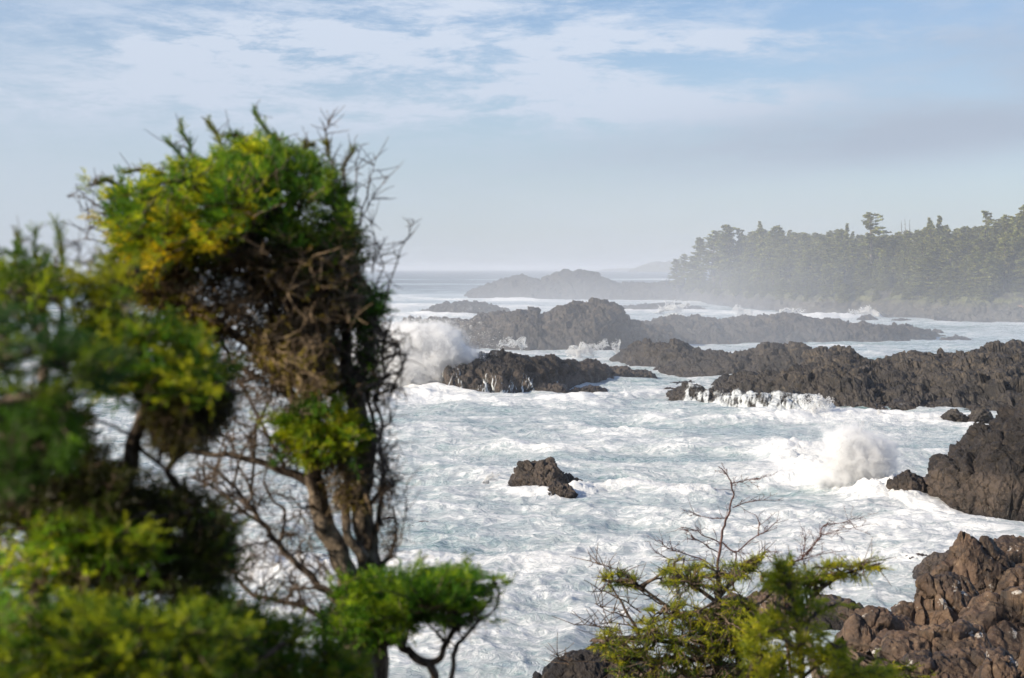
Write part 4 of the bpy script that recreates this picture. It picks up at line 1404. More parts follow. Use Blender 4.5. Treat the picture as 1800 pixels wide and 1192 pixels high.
def jets(px, py, D, n, v0, fan, seed, per=500, lean=0.0):
    """water flung in separate arcs from the foot of a burst: each jet a parabola of drops that spreads and thins as it flies"""
    g = np.random.default_rng(seed)
    out_ = []
    b0 = at(px, py, D)
    for k in range(n):
        a = g.normal() * fan + lean
        v = v0 * (0.55 + 0.6 * g.random())
        vx, vz, vy = v * math.sin(a), v * abs(math.cos(a)), v * 0.25 * g.normal()
        T_ = (vz / 9.8) * (0.9 + 0.7 * g.random())
        t_ = T_ * g.random(per) ** 0.7
        s0 = b0 + [g.normal() * v0 * 0.10, g.normal() * 0.5, 0]
        P = np.stack([s0[0] + vx * t_, s0[1] + vy * t_, np.maximum(s0[2], 0.1) + vz * t_ - 4.9 * t_ * t_], 1)
        P += g.normal(size=P.shape) * (0.02 + 0.055 * t_[:, None]) * v0 * 0.5
        out_.append(P)
    P = np.concatenate(out_)
    return P[P[:, 2] > 0]


g = np.random.default_rng(5)
PA = [(760, 640, 50, 26, 0.8), (700, 650, 70, 50, 1.5), (745, 616, 52, 40, 2.2), (788, 600, 30, 26, 1.0), (655, 660, 50, 44, 1.0), (725, 660, 45, 38, 1.4), (690, 606, 46, 32, 1.0), (806, 622, 34, 12, 0.5), (735, 588, 46, 16, 0.6), (630, 640, 40, 50, 0.6)]
spray_volume(PA, 171, 2.6, 1.5, 'bright cloud of spray bursting behind the trunks at left', 1, 0.22, 1.0, soft=0.07)
P = plume(PA + [(735, 572, 60, 18, 0.9), (830, 626, 24, 8, 0.3)], 30000, 170, 3.6, 1, warp=1.5)
P = np.concatenate([P, jets(715, 672, 170, 44, 12.8, 0.6, 41, 260, 0.1), jets(770, 640, 170, 16, 9, 0.5, 42, 220, 0.5)])
drops('spray_burst', 'great white burst of spray thrown up by the wave at left', P, 0.02 + 0.05 * g.random(len(P)) ** 3)
PB = [(1490, 800, 40, 34, 2.0), (1512, 782, 42, 26, 1.5), (1480, 834, 34, 24, 1.6), (1525, 826, 40, 38, 2.0), (1540, 800, 24, 26, 0.8), (1484, 768, 30, 18, 0.7), (1446, 838, 42, 14, 0.6), (1556, 806, 18, 30, 0.6)]
spray_volume(PB, 95.5, 1.3, 2.4, 'bright cloud of spray over the curling wave at right', 3, 0.20, 1.9, soft=0.07)
P = plume(PB + [(1500, 760, 36, 18, 0.8), (1470, 800, 30, 30, 0.4)], 22000, 95.5, 1.7, 3, warp=1.5)
P = np.concatenate([P, jets(1505, 850, 95.3, 44, 9.2, 0.55, 43, 240, 0.0), jets(1480, 846, 95.3, 18, 7.4, 0.4, 44, 200, -0.4)])
drops('spray_burst', 'rounded white burst of spray left of the black rounded rock', P, 0.010 + 0.028 * g.random(len(P)) ** 3)
spray_volume([(1560, 740, 16, 10, 1), (1530, 747, 28, 6, 0.8), (1470, 746, 36, 5, 0.5), (1430, 726, 26, 8, 0.5), (1595, 748, 26, 4, 0.5)], 138, 1.0, 1.8, 'low veil of spray along the foot of the brown shelf', 5, 0.25, 1.6)
P = plume([(1560, 738, 18, 11, 1.0), (1530, 746, 30, 6, 0.8), (1470, 745, 40, 5, 0.5), (1600, 748, 30, 4, 0.4), (1430, 722, 26, 10, 0.5)], 22000, 138, 1.0, 5)
drops('spray_burst', 'low line of splashes at the foot of the brown shelf', P, 0.02 + 0.05 * g.random(len(P)) ** 2)
P = plume([(1040, 616, 30, 6, 0.6), (1015, 620, 20, 5, 0.4), (1085, 634, 14, 7, 0.4), (905, 616, 30, 5, 0.4), (1090, 612, 12, 6, 0.2)], 26000, 228, 1.5, 6)
drops('spray_burst', 'small splashes in the channel behind the streaming rock', P, 0.03 + 0.06 * g.random(len(P)) ** 2)
P = plume([(1520, 557, 22, 6, 1.0), (1330, 555, 40, 3, 0.7), (1190, 550, 40, 2.5, 0.5), (1390, 556, 30, 4, 0.6), (1180, 532, 30, 3, 0.4)], 40000, 432, 4, 7)
drops('spray_burst', 'white splashes where surf meets the headland shore', P, 0.07 + 0.12 * g.random(len(P)) ** 2)
PC = [(455, 985, 40, 36, 1.4), (430, 1010, 40, 26, 1.0), (490, 1020, 34, 16, 0.8)]
spray_volume(PC, 68, 1.1, 3.0, 'pale cloud of spray behind the left branches', 8, 0.3, 2.6)
P = plume(PC, 20000, 68, 1.3, 8)
drops('spray_burst', 'pale burst of spray glimpsed behind the left branches', P, 0.012 + 0.035 * g.random(len(P)) ** 3)
P = plume([(868, 846, 10, 7, 0.6), (1045, 868, 9, 8, 0.5), (1085, 876, 40, 5, 1.0), (1150, 874, 30, 5, 0.6), (905, 872, 20, 3, 0.3)], 30000, 94, 0.5, 9)
drops('spray_burst', 'little splashes round the lone bay rock', P, 0.012 + 0.03 * g.random(len(P)) ** 2)

# kelp
kl = [(850, 756), (765, 757), (868, 931), (762, 914), (1196, 922), (1094, 940), (1293, 828), (1312, 826), (740, 930), (690, 921)]
for i, (px, py) in enumerate(kl):
    D = float(shore(py))
    c_ = at(px, py, D)
    mb = MB()
    gk = np.random.default_rng(i)
    nk = 9
    p0 = c_ + gk.normal(size=(nk, 3)) * [0.30, 0.22, 0.05] + [0, 0, 0.28]
    p2 = p0 + gk.normal(size=(nk, 3)) * [0.5, 0.35, 0.06]
    v_, q_, L = strands(p0, (p0 + p2) / 2 + [0, 0, 0.12], p2, 0.05, 0.03, K=5, sides=4)
    mb.add(v_, Q=q_, col=(0.55, 0.4, 0.35))
    o = mb.build('floating_kelp', M_twig_red, origin=c_)
    o.location = c_
    tag(o, 'small tangle of dark kelp adrift on the foam', 'kelp', 'kelp adrift in the bay')

# ------------------------------------------------------------------ near trees and bushes
SPR_C = sprig_template(16, 0.30, 0.036, 3)
SPR_F = sprig_template(34, 0.20, 0.017, 4)
GREEN, YEL, DKG = (0.085, 0.185, 0.022), (0.30, 0.36, 0.025), (0.032, 0.085, 0.018)


def plant(name, D, foot, trunks, limbs, leaders, zones, label, cat='tree', tmpl=SPR_C, seed=1, bark=None, size=0.09, leader_leaf=True, flow=(0, 0, 0.2)):
    """a tree or bush: traced trunks and limbs at their real distance, then two orders of twigs reaching into each zone, then needle sprigs"""
    g = np.random.default_rng(seed)
    bark = bark or M_bark
    root_p = at(foot[0], foot[1], D)
    root = empty(name, root_p)
    tag(root, label, cat)
    m_ = D / FPX
    nodes, nr = [], []

    def tube(pts, nm, col, sides=9, w=0.25):
        P = np.array([at(p[0], p[1], D + (p[3] if len(p) > 3 else 0)) for p in pts])
        R = np.array([p[2] * m_ for p in pts])
        v, q, L, rr = limb(P, R, sides=sides, sub=6, wob=w, seed=seed + len(nodes) * 3.1)
        mb = MB()
        mb.add(v, Q=q, col=col)
        mb.build(nm, bark, root, origin=root_p)
        nodes.append(L)
        nr.append(rr)

    for pts in trunks: tube(pts, 'trunk', (1.15, 1.1, 1.05), 12)
    for pts in limbs: tube(pts, 'branch', (0.85, 0.8, 0.78), 7, 0.4)
    NL = np.concatenate(nodes)
    tw, fo = MB(), MB()
    F3 = np.array(flow if tmpl is SPR_C else (0, 0, 0.02), float)

    def sprigs(L, t0, k, sz, tints, cl, fl, jit=0.42):
        """needle sprigs along centre lines L (N, K, 3)"""
        N, K = L.shape[:2]
        tt = t0 + (1 - t0) * (np.arange(k) + g.random((N, k))) / k
        u = tt * (K - 1)
        i0 = np.minimum(u.astype(int), K - 2)
        f = (u - i0)[..., None]
        n_ = np.arange(N)[:, None]
        P = L[n_, i0] * (1 - f) + L[n_, i0 + 1] * f
        T = norm(L[n_, i0 + 1] - L[n_, i0])
        P, T = P.reshape(-1, 3), T.reshape(-1, 3)
        d = T * 0.75 + g.normal(size=P.shape) * jit * [1, 1, 0.6] + fl
        U = np.array([0, 0, 1.0]) + g.normal(size=P.shape) * 0.35
        v = np.clip(0.5 + 1.5 * noise3(P / cl + seed) + 0.25 * g.normal(size=len(P)), 0, 1)[:, None]
        A, B, Cc = (np.array(x) for x in tints)
        col = np.where(v < 0.5, A * (1 - v * 2) + B * v * 2, B * (2 - v * 2) + Cc * (v * 2 - 1))
        col = col * (0.85 + 0.3 * g.random((len(P), 1)))
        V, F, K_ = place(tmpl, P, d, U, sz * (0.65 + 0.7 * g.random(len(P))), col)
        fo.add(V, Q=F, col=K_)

    for ld in leaders:
        leafy = ld[0]
        P = np.array([at(p[0], p[1], D + (p[2] if len(p) > 2 else 0)) for p in ld[1]])
        v, q, L, _ = limb(P, np.linspace(2.0, 0.8, len(P)) * m_ * (1.0 if leafy else 0.75), sides=5, sub=5, wob=2.0, seed=seed + len(tw.V))
        tw.add(v, Q=q, col=(0.9, 0.75, 0.7))
        if leafy:
            sprigs(L[None], 0.0, int(9 * len(L) * leafy), size * 0.62, (GREEN, YEL, (0.16, 0.13, 0.04)), 0.3, np.array([0, 0, 0.25]), 0.45)
        nb = int(len(L) * (0.9 if leafy else 1.4))
        k = g.integers(1, len(L), nb)
        e = L[k] + (g.normal(size=(nb, 3)) * [1, 1, 0.8] + [0, 0, 0.5]) * 22 * m_
        v, q, _ = strands(L[k], (L[k] + e) / 2 + g.normal(size=(nb, 3)) * 3 * m_, e, 1.0 * m_, 0.5 * m_, K=4)
        tw.add(v, Q=q, col=(0.8, 0.7, 0.65))

    for z in zones:
        poly, n1, n2 = z['poly'], z['n1'], z['n2']
        if z.get('leaf', 0) >= 5:
            n2 = int(n2 * 0.60)
            z = {**dict(reach=100, fray=13 if tmpl is SPR_C else 4, clump=0.9), **z, 'leaf': int(z['leaf'] * 1.35)}
        dp = z.get('depth', 0.35)
        dc = z.get('dc', 0.0)
        T1 = sample_poly(poly, n1, g, 0.5, 0.02, seed)
        W1 = at(T1[:, 0], T1[:, 1], D + dc + g.normal(size=n1) * dp * 0.5)
        dd = np.linalg.norm((NL[None] - W1[:, None]) * [1, 0.6, 1], axis=2)
        dd = dd + np.clip(NL[None, :, 2] - W1[:, None, 2], 0, None) * 1.2
        dd = dd * (1 + 0.18 * g.normal(size=dd.shape))
        if z.get('far', 0): dd = np.abs(dd - z['far'])
        P0 = NL[dd.argmin(1)]
        ln = np.linalg.norm(W1 - P0, axis=1, keepdims=True)
        C1 = (P0 + W1) / 2 + g.normal(size=W1.shape) * ln * 0.10 + np.array(z.get('sag', (0, 0, 0.05))) * ln
        v, q, L1 = strands(P0, C1, W1, z.get('r1', 4.5) * m_, 1.4 * m_, K=8, sides=4, wob=0.018, rng=g)
        tw.add(v, Q=q, col=z.get('twig', (0.8, 0.72, 0.68)))
        S1 = L1[:, 3:].reshape(-1, 3)
        T2 = sample_poly(poly, n2, g, z.get('clump', 0.75), z.get('cs', 0.022), seed + 2)
        T2 = T2 + g.normal(size=T2.shape) * z.get('fray', 7.0) * (g.random((n2, 1)) ** 2) * 2
        if z.get('leaf', 0) >= 5:
            # boughs lie in layers: gather the twig ends on drooping tiers
            tr_ = z.get('tier', 27 if tmpl is SPR_C else 21)
            cxp = np.mean([q_[0] for q_ in poly])
            yy = T2[:, 1] - 0.16 * np.abs(T2[:, 0] - cxp) + 9 * noise2(T2[:, 0] / 60, T2[:, 0] * 0, seed)
            yq = np.round(yy / tr_) * tr_
            T2[:, 1] += (yq - yy) * 0.80
        W2 = at(T2[:, 0], T2[:, 1], D + dc + g.normal(size=n2) * dp)
        B0 = np.empty_like(W2)
        for a in range(0, n2, 400):
            dq = ((S1[None] - W2[a:a + 400, None]) ** 2).sum(2)
            B0[a:a + 400] = S1[dq.argmin(1)]
        mx = z.get('reach', 75) * m_
        dv = W2 - B0
        l2 = np.linalg.norm(dv, axis=1, keepdims=True)
        B0 = np.where(l2 > mx, W2 - dv / l2 * mx, B0)
        C2 = (B0 + W2) / 2 + g.normal(size=W2.shape) * np.minimum(l2, mx) * z.get('bend', 0.12)
        v, q, L2 = strands(B0, C2, W2, z.get('r2', 1.5) * m_, 0.6 * m_, K=6, wob=0.03, rng=g)
        tw.add(v, Q=q, col=z.get('twig', (0.8, 0.72, 0.68)))
        if z.get('fine', 1):
            # third order: short bare twiglets
            nf = int(n2 * z.get('fine', 1))
            k = g.integers(0, n2, nf)
            j = g.integers(2, 6, nf)
            b0 = L2[k, j]
            e = b0 + norm(L2[k, j] - L2[k, j - 1] + g.normal(size=(nf, 3)) * 0.05) * 16 * m_ + g.normal(size=(nf, 3)) * 15 * m_
            v, q, _ = strands(b0, (b0 + e) / 2 + g.normal(size=(nf, 3)) * 3 * m_, e, 0.9 * m_, 0.45 * m_, K=4)
            tw.add(v, Q=q, col=z.get('twig', (0.8, 0.72, 0.68)))
        if z.get('leaf', 0):
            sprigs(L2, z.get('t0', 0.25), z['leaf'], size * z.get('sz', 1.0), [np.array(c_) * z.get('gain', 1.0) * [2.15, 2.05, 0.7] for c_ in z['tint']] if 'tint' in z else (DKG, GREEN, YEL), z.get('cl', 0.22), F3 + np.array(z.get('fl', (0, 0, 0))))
    tw.build('twigs', bark, root, origin=root_p)
    if fo.V: fo.build('foliage', M_leaf, root, smooth=False, origin=root_p)
    return root


BR = (1.6, 1.42, 1.15)        # dry lichened twigs
# --- the wind-shaped spruce left of centre
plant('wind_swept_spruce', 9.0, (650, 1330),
      trunks=[
          [(655, 1330, 22), (640, 1192, 20), (622, 1100, 21), (608, 1010, 19), (588, 960, 19), (566, 910, 18), (552, 850, 18), (546, 790, 17), (545, 740, 15, 0.05), (556, 690, 13, 0.1), (575, 620, 11, 0.15), (585, 540, 8, 0.2)],
          [(662, 1330, 20), (662, 1192, 19, 0.1), (662, 1100, 22, 0.1), (652, 1012, 24, 0.1), (641, 940, 20, 0.1), (636, 880, 19, 0.1), (640, 820, 18, 0.1), (638, 760, 18, 0.1), (625, 700, 15, 0.1), (612, 640, 12, 0.1), (605, 560, 10, 0.1), (590, 480, 7, 0.1)],
          [(640, 980, 10, -0.1), (612, 940, 8, -0.1), (608, 880, 8, -0.1), (612, 820, 7, -0.1), (600, 760, 7, -0.05), (585, 700, 8, 0)],
      ],
      limbs=[
          [(546, 760, 11), (526, 715, 10), (500, 685, 9), (484, 660, 8), (450, 620, 7, -.1), (400, 575, 5, -.15), (340, 530, 4, -.2), (280, 490, 3, -.2)],
          [(530, 715, 9), (545, 665, 9), (556, 630, 8), (548, 580, 6, -.1), (500, 510, 5, -.2), (430, 440, 4, -.3), (380, 380, 3, -.3)],
          [(560, 640, 7), (520, 590, 5, -.2), (460, 520, 4, -.3), (380, 450, 3, -.4), (300, 400, 2.5, -.4)],
          [(585, 620, 6), (560, 520, 5, .2), (520, 420, 4, .2), (470, 330, 3, .2), (440, 280, 2, .1)],
          [(610, 600, 6), (625, 520, 5, .2), (610, 430, 4, .2), (580, 350, 3, .2), (560, 300, 2, .2)],
          [(625, 700, 6), (650, 620, 5, .2), (660, 560, 4, .2), (650, 510, 3, .2)],
          [(548, 850, 9), (500, 828, 7), (449, 812, 6), (400, 800, 5), (350, 797, 5), (300, 782, 4)],
          [(610, 1075, 9), (580, 1045, 8), (549, 1017, 7), (520, 990, 6), (494, 963, 6), (470, 930, 5), (449, 905, 4.5), (430, 880, 4), (410, 855, 3.5), (385, 830, 3), (360, 815, 2.5)],
          [(470, 930, 3.5), (430, 900, 3), (380, 860, 2.5), (340, 840, 2)],
          [(449, 905, 2.5), (440, 860, 2.2), (420, 820, 2), (410, 800, 1.6)],
          [(494, 950, 3), (500, 900, 2.6), (480, 880, 2.4), (465, 850, 2), (470, 820, 1.6)],
          [(600, 1100, 6), (564, 1082, 5), (514, 1060, 4.5), (454, 1050, 4), (425, 1025, 3.6), (400, 985, 3), (385, 940, 2.5)],
          [(668, 1120, 10), (700, 1132, 9), (728, 1151, 8), (755, 1168, 8), (765, 1200, 9), (770, 1260, 10)],
          [(758, 1168, 7), (775, 1150, 6), (790, 1120, 5), (815, 1090, 4), (845, 1075, 3), (865, 1050, 2.4)],
          [(790, 1260, 5), (795, 1192, 5), (798, 1150, 4.5), (812, 1125, 3.5), (840, 1095, 2.6), (868, 1072, 2), (878, 1045, 1.6), (872, 1025, 1.2)],
          [(656, 1010, 7, -.05), (680, 985, 4.5), (692, 960, 3.5), (697, 930, 2.5), (690, 890, 2)],
          [(641, 900, 5), (665, 870, 4), (674, 830, 3.5), (668, 790, 3), (672, 745, 2.8), (660, 700, 2.6), (676, 660, 2.4), (672, 620, 2), (688, 560, 1.6)],
          [(640, 838, 5), (655, 815, 4), (660, 760, 4), (648, 700, 3.4), (655, 650, 3), (645, 600, 3)],
          [(655, 965, 6), (668, 900, 5), (672, 850, 4)],
          [(640, 1060, 7), (675, 1080, 5, -.1), (720, 1070, 4, -.15), (780, 1060, 3, -.1), (830, 1050, 2, 0)],
          [(636, 1150, 6), (600, 1170, 5), (560, 1200, 5)],
      ],
      leaders=[
          (1, [(350, 310), (333, 262), (318, 218)]), (1, [(405, 280), (385, 245), (366, 216)]), (1, [(350, 300), (320, 275), (296, 250)]),
          (1, [(490, 275), (470, 230), (446, 198)]), (0.8, [(505, 280), (482, 240)]), (0.8, [(590, 320), (577, 270), (574, 255)]), (0, [(577, 270), (573, 230), (577, 210)]),
          (0.8, [(600, 340), (608, 290), (620, 262)]), (0, [(622, 360), (626, 310), (634, 256)]), (0, [(636, 395), (648, 330), (661, 283)]), (0, [(634, 390), (660, 345), (680, 310)]),
          (1, [(290, 320), (255, 300), (222, 304)]), (1, [(225, 340), (195, 318), (175, 324)]), (0, [(195, 320), (170, 322), (152, 330)]), (0, [(200, 385), (160, 352), (118, 346)]),
          (0, [(200, 400), (175, 375), (143, 371)]), (0, [(215, 430), (165, 400), (150, 418)]), (0, [(655, 480), (658, 440), (654, 394)]), (0, [(668, 560), (692, 480), (712, 425), (727, 390)]),
          (0, [(660, 520), (672, 470), (664, 430)]), (1, [(520, 300), (533, 262), (545, 256)]), (1, [(440, 280), (425, 245), (400, 238)]),
          (0, [(700, 960), (712, 900), (716, 850)]), (0, [(688, 700), (706, 650), (722, 610)]),
      ],
      zones=[
          dict(gain=1.2, poly=[(188, 385), (196, 345), (255, 315), (300, 300), (350, 280), (400, 262), (470, 258), (520, 285), (480, 340), (420, 400), (360, 440), (290, 450), (225, 440), (200, 420)], n1=70, n2=820, leaf=9, depth=0.42, dc=-0.2, fl=(-0.45, -0.1, 0.25), tint=(DKG, (0.085, 0.15, 0.016), (0.24, 0.26, 0.02)), clump=0.8, cs=0.03, fine=0.4),
          dict(poly=[(200, 400), (280, 385), (350, 400), (430, 380), (460, 400), (400, 440), (330, 450), (300, 480), (250, 490), (215, 450)], n1=30, n2=420, leaf=9, depth=0.30, dc=-0.5, fl=(-0.6, -0.3, 0.05), tint=((0.06, 0.10, 0.015), (0.16, 0.20, 0.018), (0.34, 0.27, 0.02)), fine=0.3, cs=0.04),  # sunlit lower left of the crown: the light is put into yellower tints
          dict(gain=1.15, poly=[(430, 262), (500, 258), (560, 290), (600, 320), (622, 370), (628, 420), (600, 450), (540, 445), (470, 430), (400, 420), (380, 350)], n1=55, n2=700, leaf=9, depth=0.45, dc=0.15, fl=(0.0, 0, 0.35), tint=(DKG, (0.035, 0.085, 0.016), (0.12, 0.17, 0.02)), fine=0.4, cs=0.03),
          dict(poly=[(600, 490), (640, 478), (665, 505), (674, 545), (655, 570), (620, 575), (590, 560), (585, 520)], n1=22, n2=260, leaf=9, depth=0.3, dc=0.25, tint=(DKG, (0.028, 0.07, 0.018), GREEN), fine=0.5),
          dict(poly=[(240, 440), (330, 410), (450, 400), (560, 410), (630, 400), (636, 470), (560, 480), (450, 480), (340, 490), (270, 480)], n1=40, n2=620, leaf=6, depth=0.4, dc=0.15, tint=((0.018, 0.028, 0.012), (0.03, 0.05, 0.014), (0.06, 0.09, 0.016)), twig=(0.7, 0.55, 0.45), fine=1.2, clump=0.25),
          # dry brown twig mass under the green
          dict(poly=[(230, 470), (300, 450), (400, 430), (520, 430), (625, 420), (640, 480), (640, 540), (612, 600), (570, 650), (530, 690), (500, 670), (470, 620), (420, 580), (380, 540), (300, 520), (250, 500)], n1=110, n2=1500, leaf=0, depth=0.38, twig=BR, fine=3.5, r1=3.4, r2=1.15, clump=0.7, bend=0.07),
          dict(poly=[(420, 470), (600, 450), (635, 500), (600, 590), (550, 640), (480, 590), (440, 540)], n1=40, n2=800, leaf=3, depth=0.42, dc=0.1, sz=0.8, twig=(0.6, 0.5, 0.42), tint=((0.05, 0.042, 0.022), (0.085, 0.065, 0.035), (0.15, 0.12, 0.055)), fine=1.5),
          dict(poly=[(440, 560), (520, 560), (560, 620), (600, 640), (590, 690), (540, 700), (480, 660), (430, 610)], n1=30, n2=500, leaf=3, depth=0.3, dc=-0.15, sz=0.7, twig=BR, tint=((0.10, 0.085, 0.04), (0.15, 0.13, 0.06), (0.21, 0.18, 0.07)), fine=2.0),
          dict(poly=[(560, 600), (660, 590), (672, 640), (655, 700), (600, 720), (570, 680)], n1=24, n2=360, leaf=2, depth=0.3, dc=0.2, sz=0.8, tint=(DKG, (0.05, 0.05, 0.02), GREEN), fine=2.0),
          dict(poly=[(190, 450), (240, 470), (330, 520), (400, 590), (360, 600), (280, 560), (220, 520)], n1=40, n2=480, leaf=3, depth=0.3, twig=(1.2, 1, .8), tint=((0.05, 0.06, 0.02), (0.10, 0.10, 0.02), (0.22, 0.18, 0.02)), fine=2.5, clump=0.9),
          # tuft on the trunk
          dict(poly=[(486, 765), (500, 735), (530, 715), (575, 708), (615, 722), (640, 760), (630, 795), (590, 810), (540, 805), (505, 790)], n1=26, n2=330, leaf=10, depth=0.22, dc=-0.2, fl=(-0.3, -0.2, 0.15), tint=(DKG, (0.085, 0.15, 0.016), (0.20, 0.23, 0.02)), fine=0.5),
          dict(poly=[(540, 800), (640, 790), (650, 860), (640, 900), (600, 900), (560, 850)], n1=16, n2=260, leaf=2, depth=0.2, sz=0.7, twig=BR, tint=((0.06, 0.05, 0.025), (0.10, 0.08, 0.04), (0.15, 0.13, 0.05)), fine=2.5),
          # bare fine twigs left and right of the trunk
          dict(poly=[(320, 760), (420, 700), (520, 700), (545, 800), (500, 830), (400, 800)], n1=26, n2=150, leaf=0, depth=0.3, fine=2.5, r1=2.5, r2=1.2, reach=110),
          dict(poly=[(330, 800), (450, 820), (540, 860), (570, 960), (600, 1040), (540, 1080), (450, 1060), (390, 1000), (360, 900)], n1=46, n2=260, leaf=0, depth=0.3, fine=3.0, r1=2.6, r2=1.2, reach=100),
          dict(poly=[(640, 560), (690, 570), (712, 640), (700, 760), (706, 860), (700, 980), (665, 990), (655, 800), (650, 650)], n1=34, n2=220, leaf=0, depth=0.25, fine=3.0, r1=2.4, r2=1.2, reach=80),
          dict(poly=[(380, 580), (470, 640), (510, 700), (440, 720), (380, 680), (360, 620)], n1=24, n2=150, leaf=0, depth=0.3, fine=3.0, r1=2.4, r2=1.1, reach=90),
          # low bough to the right
          dict(gain=1.2, poly=[(582, 1095), (610, 1060), (600, 1020), (640, 1015), (700, 1022), (760, 1008), (800, 1012), (830, 1003), (862, 1012), (874, 1040), (860, 1062), (820, 1075), (790, 1095), (740, 1085), (700, 1095), (650, 1105), (600, 1110)], n1=46, n2=720, leaf=9, depth=0.32, dc=-0.15, fl=(0.1, -0.1, 0.2), tint=(DKG, (0.040, 0.105, 0.014), (0.12, 0.18, 0.02)), fine=0.4, cs=0.03),
          dict(poly=[(560, 1090), (640, 1080), (700, 1100), (690, 1130), (620, 1130), (570, 1120)], n1=20, n2=260, leaf=7, depth=0.3, dc=0.1, tint=(DKG, DKG, GREEN), fine=1.0),
          dict(poly=[(770, 1060), (860, 1050), (850, 1090), (800, 1130), (770, 1140)], n1=12, n2=80, leaf=0, depth=0.2, fine=2.0, r1=2.0, r2=1.0),
      ],
      label='wind-shaped spruce with a flat green crown on bare twisted trunks', cat='tree', seed=3, size=0.085)

# --- dark spruce at the far left, mid distance
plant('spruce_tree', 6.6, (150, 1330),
      trunks=[[(170, 1330, 26), (180, 1100, 24), (200, 950, 20), (220, 850, 16), (240, 760, 12), (270, 690, 8)],
              [(90, 1330, 20), (70, 1100, 18), (60, 900, 14), (70, 750, 12), (80, 620, 8), (70, 520, 5)]],
      limbs=[[(200, 950, 11), (270, 900, 9), (313, 868, 8), (296, 828, 6.5), (325, 790, 5.5), (348, 764, 5), (380, 730, 4), (400, 715, 3.5), (412, 689, 2.5)],
             [(296, 828, 4), (260, 800, 4), (235, 770, 4)], [(348, 764, 4), (300, 740, 4), (260, 700, 3)],
             [(70, 640, 5), (110, 570, 4), (95, 500, 3), (100, 450, 2)], [(75, 600, 4), (40, 540, 3), (45, 470, 2)],
             [(90, 640, 6), (150, 570, 5), (200, 520, 3), (240, 480, 2)], [(210, 900, 7), (300, 880, 6), (370, 900, 4), (395, 950, 3), (398, 990, 2)],
             [(175, 1080, 7), (260, 1030, 6), (330, 1010, 4), (380, 1020, 3)]],
      leaders=[(0.8, [(105, 480), (108, 440), (100, 398)]), (0.7, [(60, 500), (42, 450), (30, 418)]), (0.4, [(70, 480), (62, 440), (60, 405)]), (0.6, [(8, 500), (0, 470)]),
               (0, [(130, 470), (140, 450), (132, 425)]), (0, [(150, 480), (170, 450), (176, 445)])],
      zones=[
          dict(poly=[(-30, 470), (10, 455), (60, 470), (95, 465), (130, 500), (120, 540), (80, 555), (-30, 560)], n1=30, n2=170, leaf=7, depth=0.3, fray=18, tint=((0.02, 0.05, 0.012), (0.05, 0.10, 0.014), (0.15, 0.19, 0.02)), fine=1.0),
          dict(poly=[(120, 500), (160, 470), (220, 455), (250, 480), (240, 530), (250, 600), (200, 610), (150, 590), (120, 560)], n1=24, n2=150, leaf=6, depth=0.3, fray=16, tint=((0.02, 0.05, 0.012), (0.055, 0.10, 0.014), (0.17, 0.19, 0.02)), fine=1.4, clump=0.98, cs=0.04),
          dict(poly=[(140, 600), (210, 585), (290, 590), (350, 600), (372, 640), (400, 680), (392, 710), (330, 700), (260, 700), (170, 690)], n1=50, n2=620, leaf=9, depth=0.35, dc=-0.1, fl=(-0.1, -0.2, 0.2), tint=(DKG, (0.055, 0.11, 0.016), (0.18, 0.20, 0.02)), fine=0.5, cs=0.03),
          dict(poly=[(250, 680), (400, 680), (402, 730), (360, 780), (300, 800), (262, 770), (255, 720)], n1=30, n2=560, leaf=4, depth=0.3, sz=0.9, twig=(0.5, 0.42, 0.38), gain=0.55, tint=((0.02, 0.02, 0.012), (0.045, 0.045, 0.02), (0.08, 0.08, 0.02)), fine=2.0, clump=0.5),  # dark brown twigs, tints lowered further for the shade inside the mass
          dict(poly=[(-40, 700), (110, 700), (165, 740), (180, 800), (225, 840), (235, 880), (200, 920), (-40, 930)], n1=60, n2=1000, leaf=5, depth=0.45, dc=0.1, sz=1.0, twig=(0.5, 0.4, 0.35), gain=0.5, tint=((0.015, 0.018, 0.010), (0.035, 0.04, 0.016), (0.05, 0.065, 0.018)), fine=1.0, clump=0.3),  # interior shade painted in: twig and needle tints darkened
          dict(poly=[(120, 850), (220, 830), (300, 860), (370, 885), (400, 930), (405, 1000), (390, 1040), (320, 1060), (200, 1050), (100, 1040), (110, 960)], n1=60, n2=1150, leaf=5, depth=0.4, dc=0.1, sz=1.0, twig=(0.5, 0.42, 0.36), gain=0.5, tint=((0.02, 0.022, 0.010), (0.04, 0.05, 0.018), (0.06, 0.09, 0.02)), fine=1.2, clump=0.35),  # shaded underside of the boughs, its darkness put into the tints
          dict(poly=[(60, 940), (130, 920), (220, 930), (290, 945), (280, 975), (200, 985), (150, 965), (90, 970)], n1=20, n2=170, leaf=8, depth=0.2, dc=-0.5, tint=(GREEN, (0.07, 0.13, 0.018), (0.17, 0.2, 0.02)), fine=0.5),
          dict(poly=[(-40, 900), (130, 930), (150, 1040), (-40, 1040)], n1=30, n2=230, leaf=5, depth=0.35, tint=(DKG, GREEN, YEL), twig=BR, fine=1.5, clump=0.9),
          dict(poly=[(370, 880), (410, 920), (415, 1000), (380, 1040), (350, 980)], n1=14, n2=200, leaf=1, depth=0.2, twig=(0.7, 0.6, 0.5), fine=2.5),
      ],
      label='tall dark spruce filling the left edge with black gaps between its boughs', cat='tree', seed=7, size=0.085)

